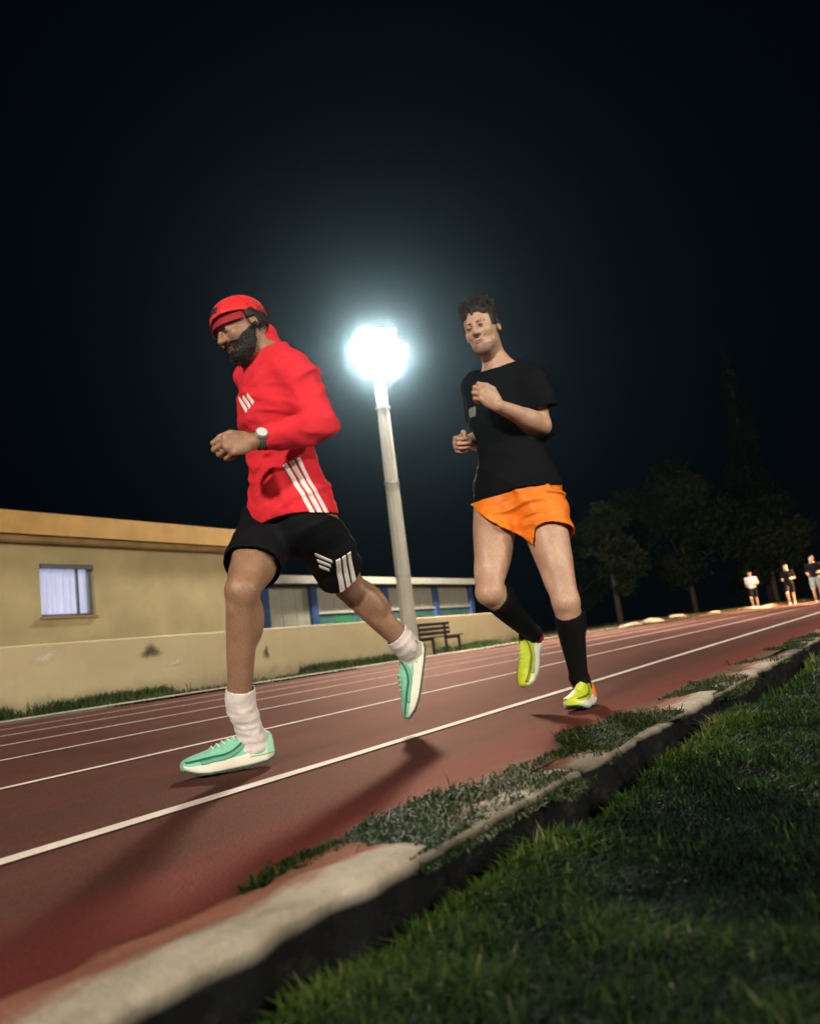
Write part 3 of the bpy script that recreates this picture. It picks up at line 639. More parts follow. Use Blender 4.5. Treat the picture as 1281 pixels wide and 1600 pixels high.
def sdf_obj(name, F, h, mat, parent, origin, lo=None, hi=None, open_cuts=True, thick=.003, smooth_it=0):
    V, Q = surface(F, h, lo, hi)
    if open_cuts and F.cuts:
        for c in F.cuts:
            d = c(V); on = d > -.45 * h; Q = Q[~on[Q].all(1)]
    used = np.unique(Q); mp = np.full(len(V), -1); mp[used] = np.arange(len(used)); V = V[used]; Q = mp[Q]
    for _ in range(smooth_it):
        acc = np.zeros_like(V); n = np.zeros(len(V))
        for k in range(4):
            np.add.at(acc, Q[:, k], V[Q[:, (k + 1) % 4]] + V[Q[:, (k + 3) % 4]]); np.add.at(n, Q[:, k], 2)
        V = V * .5 + .5 * acc / np.maximum(n, 1)[:, None]
    o = np_mesh(name, V - origin, Q, mat, parent, smooth=True)
    if open_cuts and F.cuts and thick:
        s = o.modifiers.new('solid', 'SOLIDIFY'); s.thickness = thick; s.offset = -1
    return o
def frame3(fw, upv):                    # rows: forward, left, up
    f = unit(fw); l = unit(np.cross(upv, f)); return np.array([f, l, np.cross(f, l)])
def loc(o, A, x, y, z, s=1.0): return np.asarray(o) + s * (x * A[0] + y * A[1] + z * A[2])
def limb(a, b, rs, bulge=None, k=.02):  # tapered limb with a smooth radius profile
    a = np.asarray(a, float); b = np.asarray(b, float); ba = b - a; l2 = max(ba @ ba, 1e-9); n = len(rs)
    kx = np.linspace(0, 1, n); fx = np.linspace(0, 1, 60); fr = np.interp(fx, kx, rs); ker = np.hanning(19); ker /= ker.sum(); fr = np.convolve(np.pad(fr, 9, mode='edge'), ker, 'valid')
    def f(P):
        q = P - a; h = np.clip(q @ ba / l2, 0, 1); return np.linalg.norm(q - h[:, None] * ba, axis=1) - np.interp(h, fx, fr)
    return [Prim(f, (a + b) / 2, math.sqrt(l2) / 2 + max(rs), k)]

def head_prims(c, A, s=1.0):
    P = lambda x, y, z: loc(c, A, x, y, z, s); E = lambda p, r, k=.015, sub=False: ell(P(*p), A, np.array(r) * s, k, sub)
    L = [E((-.012, 0, .032), (.100, .077, .088)), E((.022, 0, -.03), (.076, .062, .088), .03), E((.033, 0, -.085), (.055, .052, .040), .03), E((.074, 0, -.101), (.023, .029, .021), .025),
         cone(P(.082, -.032, .022), P(.082, .032, .022), .013 * s, .013 * s, .015), cone(P(.090, 0, .014), P(.115, 0, -.026), .0075 * s, .0125 * s, .010),
         E((.104, .012, -.030), (.010, .008, .008), .006), E((.104, -.012, -.030), (.010, .008, .008), .006),
         E((.066, .040, -.024), (.024, .020, .022), .02), E((.066, -.040, -.024), (.024, .020, .022), .02),
         E((.098, .031, .000), (.018, .019, .0125), .012, True), E((.098, -.031, .000), (.018, .019, .0125), .012, True),
         E((.091, 0, -.060), (.010, .023, .0055), .006), E((.089, 0, -.071), (.010, .020, .0065), .006), E((.103, 0, -.0655), (.008, .024, .002), .003, True)]
    for sg in (1, -1):
        L += [E((-.008, sg * .079, -.004), (.021, .008, .032), .006), E((-.002, sg * .090, -.002), (.011, .006, .018), .004, True), E((-.006, sg * .080, -.026), (.009, .007, .010), .006),
              E((.083, sg * .031, .001), (.0125, .0135, .0125), .003)]
    return L
def hand_prims(w, d, palm, side, curl, thumb=(.6, .5), s=1.0, spread=.10):
    """w wrist, d towards the knuckles, palm = palm normal, side = towards the thumb; curl = bend per joint for the four fingers"""
    d = unit(d); side = unit(side - (side @ d) * d); palm = unit(palm - (palm @ d) * d - (palm @ side) * side); w = np.asarray(w, float)
    A = np.array([d, side, palm]); L = [ell(w + d * .05 * s, A, np.array([.056, .040, .0175]) * s, .015), ell(w + d * .028 * s + side * .022 * s + palm * .008 * s, A, np.array([.032, .017, .016]) * s, .012)]
    lens = ((.045, .026, .020), (.049, .029, .021), (.045, .027, .020), (.036, .021, .018))
    for i in range(4):
        off = (.029 - .0195 * i); p = w + d * (.090 - (.004, 0, .004, .012)[i]) * s + side * off * s; ang = 0.0; dd = unit(d + side * spread * (1.5 - i) * .5)
        pr = (.0098, .0100, .0096, .0085)[i] * s
        L.append(cone(w + d * .045 * s + side * off * .8 * s, p, .010 * s, pr * 1.0, .008)); L.append(ell(p - palm * .003 * s, np.eye(3), np.full(3, pr * 1.12), .004))
        for j in range(3):
            ang += curl[i][j]; v = dd * math.cos(ang) + palm * math.sin(ang); q = p + v * lens[i][j] * s; L.append(cone(p, q, pr * (1 - .07 * j), pr * (.93 - .09 * j), .0025)); p = q
    t0 = w + d * .022 * s + side * .026 * s + palm * .006 * s; v1 = unit(d * .75 + side * thumb[0] + palm * thumb[1]); t1 = t0 + v1 * .042 * s
    v2 = unit(d * .95 + side * (thumb[0] - .55) + palm * (thumb[1] + .25)); t2 = t1 + v2 * .033 * s; v3 = unit(d * .9 + side * (thumb[0] - .95) + palm * (thumb[1] + .2)); t3 = t2 + v3 * .026 * s
    L += [cone(t0, t1, .0165 * s, .0125 * s, .008), cone(t1, t2, .0118 * s, .0105 * s, .003), cone(t2, t3, .0105 * s, .0085 * s, .003)]
    return L
_tab = np.random.default_rng(5).random((32, 32, 32)).astype(np.float32)
def vnoise(P):
    i = np.floor(P).astype(int); f = P - i; f = f * f * f * (f * (f * 6 - 15) + 10); i &= 31; j = (i + 1) & 31
    x0, y0, z0 = i.T; x1, y1, z1 = j.T; fx, fy, fz = f.T
    L = lambda a, b, t: a + (b - a) * t
    return L(L(L(_tab[x0, y0, z0], _tab[x1, y0, z0], fx), L(_tab[x0, y1, z0], _tab[x1, y1, z0], fx), fy), L(L(_tab[x0, y0, z1], _tab[x1, y0, z1], fx), L(_tab[x0, y1, z1], _tab[x1, y1, z1], fx), fy), fz)
def folds(amp, dirs):                   # cloth wrinkles: ridges across v, drawn out along the other two directions
    def f(P, d):
        m = np.abs(d) < .028; w = np.zeros(len(P)); Q = P[m]
        if not len(Q): return d
        s = np.zeros(len(Q)); wp = (vnoise(Q * 6 + 3) - .5)
        for (v, fr, ph, g) in dirs:
            v = np.asarray(v); u = Q @ v; R_ = Q - u[:, None] * v
            c = R_ * (fr * .16) + v * ((u + .05 * wp) * fr * .55)[:, None] + ph * 7.3
            n = vnoise(c); rd = 1 - np.abs(2 * n - 1) * 1.6; amt = np.clip(vnoise(Q * 4.5 + ph * 3) * 2.2 - .55, 0, 1)
            s += np.clip(rd, 0, 1) ** 2 * (3 - 2 * np.clip(rd, 0, 1)) * amt * .9 + .45 * (vnoise(c * .9 + 9) - .5)
        w[m] = s - .25; return d - amp * w
    return f
def shoe(person, origin, heel, toe, upv, mats, s=1.0, h=.0036, flip=1):
    """running shoe from heel to toe standing on the plane below it: upper (> collar, stripes, laces), midsole, outsole"""
    heel = np.asarray(heel, float); toe = np.asarray(toe, float); ln = np.linalg.norm(toe - heel); A = frame3(toe - heel, upv); sc = ln / .29
    xk = np.array([-.012, -.004, .022, .08, .13, .18, .215, .25, .275, .292, .30]); wk = np.array([.004, .022, .036, .036, .034, .043, .048, .047, .041, .029, .0])
    tk = np.array([.058, .082, .100, .099, .100, .084, .075, .068, .062, .055, .04]); bk = np.array([.022, .012, .004, 0, 0, 0, .001, .007, .016, .026, .034])
    mk = np.array([.050, .052, .051, .047, .043, .040, .039, .039, .041, .045, .047])
    def L3(P): q = (P - heel) @ A.T / sc; return q[:, 0], q[:, 1] * flip, q[:, 2]
    def width(x, z): return np.interp(x, xk, wk) 
    def mid(P):
        x, y, z = L3(P); w = np.interp(x, xk, wk) * (1.04 + .1 * np.clip((.03 - z) / .03, -1, 1)); y = y - .006 * np.sin(np.clip(x / .29, 0, 1) * 3.14)
        zb = np.interp(x, xk, bk); zt = np.interp(x, xk, mk) + .003 * np.sin(x * 40)
        d = np.maximum(np.abs(y) - w, np.maximum(zb + .006 - z, z - zt)); d = -smin(-d, -(np.abs(y) - w + (zb + .006 - z) * .6 - .0), .012); return np.maximum(d * sc * .8, np.maximum(-.011 - x, x - .298))
    def outs(P):
        x, y, z = L3(P); w = np.interp(x, xk, wk) * .98; y = y - .006 * np.sin(np.clip(x / .29, 0, 1) * 3.14); zb = np.interp(x, xk, bk)
        gro = .003 * (np.sin(x * 260) > .55); return np.maximum(np.abs(y) - w, np.maximum(zb + gro - z, z - zb - .009)) * sc * .8 + 9 * (np.maximum(-.010 - x, x - .296) > 0)
    def upper(P):
        x, y, z = L3(P); w = np.interp(x, xk, wk); y = y - .005 * np.sin(np.clip(x / .29, 0, 1) * 3.14); t = np.interp(x, xk, tk); z0 = .030
        zz = (z - z0) / np.maximum(t - z0, .008); r = np.sqrt((y / np.maximum(w * .98, .006)) ** 2 + np.where(zz > 0, zz, zz * .6) ** 2); d = (r - 1) * np.minimum(w, t - z0) * .75
        d = np.maximum(d, .026 - z)
        op = np.sqrt(((x - .058) / .040) ** 2 + (y / .024) ** 2) - 1; d = np.maximum(d, -np.maximum(op * .024, .088 - z)); d = d * sc * .8; return np.maximum(d, np.maximum(-.011 - x, x - .297))
    c = heel + A[0] * ln * .5 + A[2] * .05 * sc; R_ = .19 * sc
    def mk_f(f): return Field([Prim(f, c, R_, 0)])
    ax = np.abs(A[0]) * .165 * sc + np.abs(A[1]) * .065 * sc + np.abs(A[2]) * .075 * sc; lo, hi = c - ax, c + ax
    up_ = sdf_obj('shoe', mk_f(upper), h, mats['upper'], person, origin, lo, hi)
    sdf_obj('midsole', mk_f(mid), h, mats['mid'], up_, origin, lo, hi); sdf_obj('outsole', mk_f(outs), h, mats['out'], up_, origin, lo, hi)
    def band(fn, name, m):
        def f(P): d = upper(P); x, y, z = L3(P); return np.maximum.reduce([d - .0035, -(d + .005), fn(x, y, z), -.010 - x, x - .285, .030 - z, z - .125])
        sdf_obj(name, mk_f(f), h * .75, m, up_, origin, lo, hi)
    sw = lambda x: .056 + 5.5 * np.maximum(.17 - x, 0) ** 2 - .06 * np.maximum(x - .2, 0)
    band(lambda x, y, z: np.maximum(np.abs(z - sw(x)) - .0026, .0 - x), 'stripe', mats['stripe'])
    band(lambda x, y, z: np.maximum(np.abs(z - sw(x) + .011) - .0065, np.maximum(.03 - x, x - .24)), 'stripe', mats['panel'])
    band(lambda x, y, z: x - .085 + .7 * (z - .03), 'heel_counter', mats['heel'])
    for i in range(5):
        x0 = .118 + .018 * i; zt = np.interp(x0, xk, tk) + .003; a = heel + sc * (A[0] * x0 + A[1] * flip * (.005 + .017) + A[2] * (zt - .010)); b = heel + sc * (A[0] * (x0 + .010) + A[1] * flip * (.005 - .017) + A[2] * (zt - .010)); m_ = heel + sc * (A[0] * (x0 + .005) + A[1] * flip * .005 + A[2] * zt)
        MB().tube([tuple(a - origin), tuple(m_ - origin), tuple(b - origin)], .0028 * sc, 6).build('lace', mats['lace'], up_, smooth=True)
    return A
def bar_patch(name, F, parent, origin, mat, A0, t, nrm, offs, hw, length, skew=0.0, h=.0028, proud=.003, reach=.12):
    """flat print bars lying on a garment's surface: length along t from A0, side by side across w = t x nrm"""
    t = unit(t); nrm = unit(np.asarray(nrm) - (np.asarray(nrm) @ t) * t); w = np.cross(t, nrm); A0 = np.asarray(A0, float)
    for i, o in enumerate(offs):
        l0, l1 = (length[i] if hasattr(length[0], '__len__') else length)
        def f(P, o=o, l0=l0, l1=l1):
            q = P - A0; d = F.raw(P); u = q @ t; v = q @ w - o; u = u - skew * v
            for cf in F.cuts: d = np.maximum(d, cf(P) + .002)
            return np.maximum.reduce([d - proud, -(F.raw(P) + .006), np.abs(v) - hw, l0 - u, u - l1, -(q @ nrm) - reach, q @ nrm - reach])
        c = A0 + t * (l0 + l1) / 2 + w * o; rr = (l1 - l0) / 2 + hw + .03; ext = np.abs(t) * ((l1 - l0) / 2 + abs(skew) * hw + .02) + np.abs(w) * (hw + .02) + np.abs(nrm) * (reach + .01)
        sdf_obj(name, Field([Prim(f, c, rr + reach, 0)]), h, mat, parent, origin, c - ext, c + ext)
def watch(person, origin, p, axis, out, rad, mats):
    a = unit(axis); o = unit(np.asarray(out) - (np.asarray(out) @ a) * a); s = np.cross(a, o); p = np.asarray(p) - origin
    ring = lambda r, da: [tuple(p + a * da + r * (o * math.cos(t) + s * math.sin(t))) for t in np.linspace(0, 2 * math.pi, 25)]
    b = MB(); bm = b.bm; prof = [(rad, -.011), (rad + .004, -.010), (rad + .004, .010), (rad, .011)]; rings = [[bm.verts.new(q) for q in ring(r, d)[:-1]] for r, d in prof]
    for i in range(3):
        for k in range(24): bm.faces.new((rings[i][k], rings[i][(k + 1) % 24], rings[i + 1][(k + 1) % 24], rings[i + 1][k]))
    wt = b.build('watch', mats[0], person, smooth=True)
    def disc(name, r, z0, z1, m):
        b = MB(); c0 = p + o * (rad + z0); b.tube([tuple(c0), tuple(c0 + o * (z1 - z0) * .7), tuple(c0 + o * (z1 - z0))], [r, r, r * .92], 20); b.build(name, m, wt, smooth=False)
    disc('case', .0215, -.003, .010, mats[1]); disc('dial', .0175, .008, .0108, mats[2])

def leg_prims(hip, knee, ank, fdir, s=1.0):
    hip, knee, ank = map(lambda v: np.asarray(v, float), (hip, knee, ank)); f = unit(fdir); s = s * 1.17; ax = unit(knee - hip); sh = unit(ank - knee)
    bend = (hip + ank) / 2 - knee; bd = -unit(bend) if np.linalg.norm(bend) > .04 else f
    f1 = f + .8 * bd; f1 = unit(f1 - (f1 @ ax) * ax); f2 = f + .8 * bd; f2 = unit(f2 - (f2 @ sh) * sh); fk = unit(f1 + f2)
    s1 = np.cross(ax, f1); s2 = np.cross(sh, f2)
    L = limb(hip, knee, [.086 * s, .082 * s, .071 * s, .057 * s, .046 * s], k=.03)
    L += limb(knee, ank, [.046 * s, .045 * s, .042 * s, .035 * s, .030 * s], k=.022)
    L.append(ell(hip + (knee - hip) * .42 + f1 * .026 * s, frame3(f1, -ax), np.array([.052, .046, .16]) * s, .02))
    L.append(ell(hip + (knee - hip) * .50 - f1 * .030 * s, frame3(f1, -ax), np.array([.045, .055, .14]) * s, .025))
    for sg in (1, -1):
        L.append(ell(hip + (knee - hip) * (.74 if sg > 0 else .66) + f1 * .018 * s + s1 * sg * .030 * s, frame3(f1, -ax), np.array([.030, .024, .068 if sg > 0 else .10]) * s, .016))
        L.append(ell(knee + (ank - knee) * (.30 if sg > 0 else .26) - f2 * .028 * s + s2 * sg * .019 * s, frame3(f2, -sh), np.array([.033, .027, .085 if sg > 0 else .075]) * s, .014))
    L.append(ell(knee + fk * .030 * s, frame3(fk, -sh), np.array([.021, .024, .028]) * s, .012))
    L.append(ell(knee + sh * .05 * s + f2 * .032 * s, frame3(f2, -sh), np.array([.014, .016, .024]) * s, .014))
    L.append(cone(knee + (ank - knee) * .12 + f2 * .024 * s, ank + f2 * .006 * s, .020 * s, .019 * s, .016))
    L.append(cone(knee + (ank - knee) * .55 - f2 * .02 * s, ank - f2 * .028 * s, .016 * s, .011 * s, .02))
    L += [ell(ank + s2 * sg * .026 * s, frame3(f2, -sh), np.array([.014, .010, .016]) * s, .01) for sg in (1, -1)]
    return L
def arm_prims(sh, el, wr, s=1.0):
    sh, el, wr = map(lambda v: np.asarray(v, float), (sh, el, wr))
    return limb(sh, el, [.054 * s, .050 * s, .044 * s, .039 * s], k=.02) + limb(el, wr, [.040 * s, .042 * s, .036 * s, .0265 * s], k=.02) + [ell(el + (wr - el) * .24 + up0 * .008 * s, frame3(unit(wr - el), up0 + .01), np.array([.085, .040, .036]) * s, .016), ell(el + (wr - el) * .28 - up0 * .014 * s, frame3(unit(wr - el), up0 + .01), np.array([.095, .036, .034]) * s, .016), ell(el - unit((sh + wr) / 2 - el) * .022 * s, np.eye(3), np.array([.022, .022, .022]) * s, .02)]
def foot_prims(heel, toe, upv, ank, s=1.0):
    A = frame3(np.asarray(toe) - heel, upv); P = lambda x, y, z: loc(heel, A, x, y, z, s)
    return [cone(P(.04, 0, .045), P(.20, .004, .040), .030 * s, .024 * s, .02), cone(P(.045, 0, .05), ank, .032 * s, .031 * s, .02)]
def torso_prims(pel, chest, neck, A, inflate=0.0, s=1.0):
    i = inflate; up_ = unit(chest - pel); B = frame3(A[0], up_); mid = (pel + chest) / 2
    return [ell(pel, B, np.array([.112 + i, .160 + i, .125]) * s, .04), ell(mid - B[0] * .0, B, np.array([.102 + i, .142 + i, .17]) * s, .06), ell(chest, B, np.array([.118 + i, .168 + i, .165]) * s, .06), ell(chest + B[2] * .09 * s, B, np.array([.095 + i, .155 + i, .085]) * s, .05)] + [cone(chest + B[2] * .215 * s, chest + B[2] * .13 * s + B[1] * sg * .13 * s, .040 + i, .045 + i, .04) for sg in (1, -1)], B

def build_eyes(person, origin, c, A, s=1.0):
    for sg in (1, -1):
        def lens(name, x, rad, m, par, org):
            bm = bmesh.new(); bmesh.ops.create_uvsphere(bm, u_segments=14, v_segments=10, radius=1.0); p = loc(c, A, x, sg * .031 - sg * .002, .000, s)
            for v in bm.verts:
                q = v.co.x * rad[0] * A[0] + v.co.y * rad[1] * A[1] + v.co.z * rad[2] * A[2]; v.co = Vector(tuple(q * s))
            me = bpy.data.meshes.new(name); bm.to_mesh(me); bm.free(); me.materials.append(m); me.polygons.foreach_set('use_smooth', [True] * len(me.polygons)); o = link(bpy.data.objects.new(name, me), par); o.location = tuple(p - org); return o, p
        e, p = lens('eye', .0935, (.0038, .0105, .0040), PM['eye'], person, origin); lens('iris', .0962, (.0022, .0042, .0040), PM['iris'], e, p); lens('eyelash', .0945, (.0036, .0118, .0046), PM['iris'], e, p)[0].location += Vector(tuple(A[2] * .0026 * s))
def brow_field(c, A, s=1.0):
    P = lambda x, y, z: loc(c, A, x, y, z, s); L = []
    for sg in (1, -1): L += [cone(P(.095, sg * .014, .021), P(.090, sg * .036, .026), .0045 * s, .004 * s, .002), cone(P(.090, sg * .036, .026), P(.078, sg * .048, .020), .004 * s, .0025 * s, .002)]
    return Field(L)

def skin_mat(name, col, flush):
    m, nt, n, b = base_mat(name); tc = n.new('ShaderNodeTexCoord'); v = tc.outputs['Object']
    c = ramp(nt, tex_noise(nt, v, 9, 4, .6), [(.3, tuple(x * .86 for x in col)), (.7, tuple(x * 1.12 for x in col))])
    c = mixc(nt, ramp(nt, tex_noise(nt, v, 16, 3, .5), [(.5, (0, 0, 0)), (.75, (.45, .45, .45))]), c, flush)
    c = mixc(nt, .5, c, ramp(nt, tex_noise(nt, mapping(nt, v, (1, 1, .3)), 190, 4, .7), [(.3, (.62, .60, .58)), (.6, (1.12, 1.12, 1.12))]), 'MULTIPLY')
    nt.links.new(c, b.inputs['Base Color']); b.inputs['Specular IOR Level'].default_value = .5
    rr = ramp(nt, tex_noise(nt, v, 30, 4, .6), [(.3, (.30, .30, .30)), (.7, (.58, .58, .58))]); nt.links.new(rr, b.inputs['Roughness'])
    b.inputs['Subsurface Weight'].default_value = .06; b.inputs['Subsurface Radius'].default_value = (.010, .004, .002); b.inputs['Subsurface Scale'].default_value = 1.0
    add_bump(nt, b, mixc(nt, .4, tex_noise(nt, v, 60, 5, .6), tex_noise(nt, v, 240, 3, .6)), .35, .006); return m
def cloth_mat(name, col, rough, var, wr=.35, spec=.3):
    m, nt, n, b = base_mat(name); tc = n.new('ShaderNodeTexCoord'); v = tc.outputs['Object']
    c = ramp(nt, tex_noise(nt, v, 7, 4), [(.3, tuple(x * (1 - var) for x in col)), (.7, tuple(min(1, x * (1 + var)) for x in col))])
    c = mixc(nt, .5, c, ramp(nt, tex_noise(nt, v, 420, 2), [(.3, (.75, .75, .75)), (.7, (1.15, 1.15, 1.15))]), 'MULTIPLY')
    nt.links.new(c, b.inputs['Base Color']); b.inputs['Roughness'].default_value = rough; b.inputs['Specular IOR Level'].default_value = spec
    add_bump(nt, b, mixc(nt, .10, tex_noise(nt, mapping(nt, v, (1, 1, 1.8)), 16, 3, .5), tex_noise(nt, v, 500, 2)), wr * .9, .016); return m
PM = dict(
    skin_a=skin_mat('brown skin', (.31, .175, .108), (.25, .105, .068)), skin_b=skin_mat('fair skin', (.50, .315, .22), (.48, .235, .165)),
    red=cloth_mat('red jersey', (.70, .026, .042), .8, .10, .45, .15), red_dark=mat('shaded brim and seam red', (.30, .012, .022), .6, .3, .1, 20, .1, 300, .001), cap=mat('red cap', (.68, .012, .018), .6, .4, .06, 20, .1, 400, .001, sheen=.2),
    white=mat('white print', (.78, .74, .72), .6, .4, .05), black=cloth_mat('black sports fabric', (.0035, .004, .006), .75, .2, .35, .15), blackprint=mat('black print', (.02, .01, .015), .6),
    orange=cloth_mat('orange running shorts', (.80, .20, .012), .5, .12, .5), tee=cloth_mat('black t shirt', (.0028, .0036, .0055), .8, .2, .45, .12),
    sock=mat('white sock', (.66, .60, .58), .9, .2, .10, 60, .5, 220, .002), sleeve=mat('black calf sleeve', (.004, .0045, .006), .75, .15, .2, 30, .1, 300, .001), cuff=mat('dark red sock cuff', (.22, .008, .015), .8),
    hair=mat('dark brown hair', (.018, .013, .009), .55, .35, .4, 90, .5, 200, .002), beard=mat('black beard', (.014, .010, .008), .6, .4, .4, 140, .7, 260, .002),
    eye=mat('eye white', (.38, .34, .31), .25, .5, .03), iris=mat('iris', (.02, .012, .008), .15), strap=mat('watch strap', (.06, .065, .07), .6), case=mat('watch case', (.55, .56, .55), .35, .5, .05, metal=.6), dial=mat('watch dial', (.62, .66, .62), .25, .6, .08),
    lip_a=mat('brown lips', (.20, .075, .060), .45), lip_b=mat('pink lips', (.38, .20, .15), .5), stubble=mat('stubble skin', (.30, .19, .135), .6, .3, .25, 90), grey=mat('grey print', (.17, .20, .21), .6))
SH_MINT = dict(upper=mat('mint knit', (.20, .52, .36), .6, .4, .15, 30, .3, 300, .001), mid=mat('cream foam', (.72, .68, .57), .6, .4, .05, 20), out=mat('dark green rubber', (.03, .10, .075), .6), stripe=mat('dark green stripe', (.015, .13, .085), .5), heel=mat('mint heel', (.36, .66, .48), .5), panel=mat('mid green panel', (.09, .36, .24), .5), lace=mat('pale lace', (.55, .68, .58), .8))
SH_LIME = dict(upper=mat('lime knit', (.56, .66, .035), .6, .4, .12, 30, .3, 300, .001), mid=mat('white foam', (.72, .72, .66), .6, .4, .05, 20), out=mat('aqua rubber', (.16, .48, .42), .6), stripe=mat('olive stripe', (.16, .20, .02), .5), heel=mat('orange heel', (.85, .20, .03), .5), panel=mat('lime panel', (.38, .46, .03), .5), lace=mat('lime lace', (.7, .78, .15), .8))

def fuzz(name, src, n, length, dirf, mat, width=.0011, seed=1):
    """thin tapering strands rooted on a hair mesh: dirf(points, normals) gives their direction"""
    r = np.random.default_rng(seed); me = src.data; k = len(me.vertices); co = np.empty(k * 3, np.float32); me.vertices.foreach_get('co', co); no = np.empty(k * 3, np.float32); me.vertex_normals.foreach_get('vector', no)
    co = co.reshape(-1, 3).astype(float); no = no.reshape(-1, 3).astype(float); i = r.integers(0, k, n); P = co[i] + r.normal(0, .0012, (n, 3)); D = dirf(P, no[i]); mg = np.clip(np.linalg.norm(D, axis=1), .3, 1.6); D = D / np.linalg.norm(D, axis=1)[:, None] + r.normal(0, .22, (n, 3)); D /= np.linalg.norm(D, axis=1)[:, None]
    S = np.cross(D, r.normal(size=(n, 3))); S /= np.linalg.norm(S, axis=1)[:, None]; L = (length * mg * r.uniform(.5, 1.3, n))[:, None]; C = r.normal(0, .25, (n, 3)) * L; w = width
    M1 = P + D * L * .55 + C * .3; T = P + D * L + C
    V = np.stack([P - S * w, P + S * w, M1 + S * w * .8, M1 - S * w * .8, T], 1).reshape(-1, 3); b = np.arange(n) * 5
    F = np.concatenate([np.stack([b, b + 1, b + 2], 1), np.stack([b, b + 2, b + 3], 1), np.stack([b + 3, b + 2, b + 4], 1)]); o = np_mesh(name, V, F, mat, src, smooth=False); o['kind'] = 'stuff'; return o
def lips(person, origin, c, A, s, mat_):
    prims = head_prims(c, A, s)
    def f(Q, d):
        q = (Q - c) @ A.T / s; x, y, z = q[:, 0], q[:, 1], q[:, 2]; return np.maximum.reduce([d - .0016, -(d + .006), np.sqrt((y / .021) ** 2 + ((z + .0655) / .0095) ** 2) * .009 - .009, .07 - x])
    c2 = loc(c, A, .09, 0, -.065, s); sdf_obj('lips', Field(prims, f), .0022, mat_, person, origin, c2 - .035, c2 + .035)

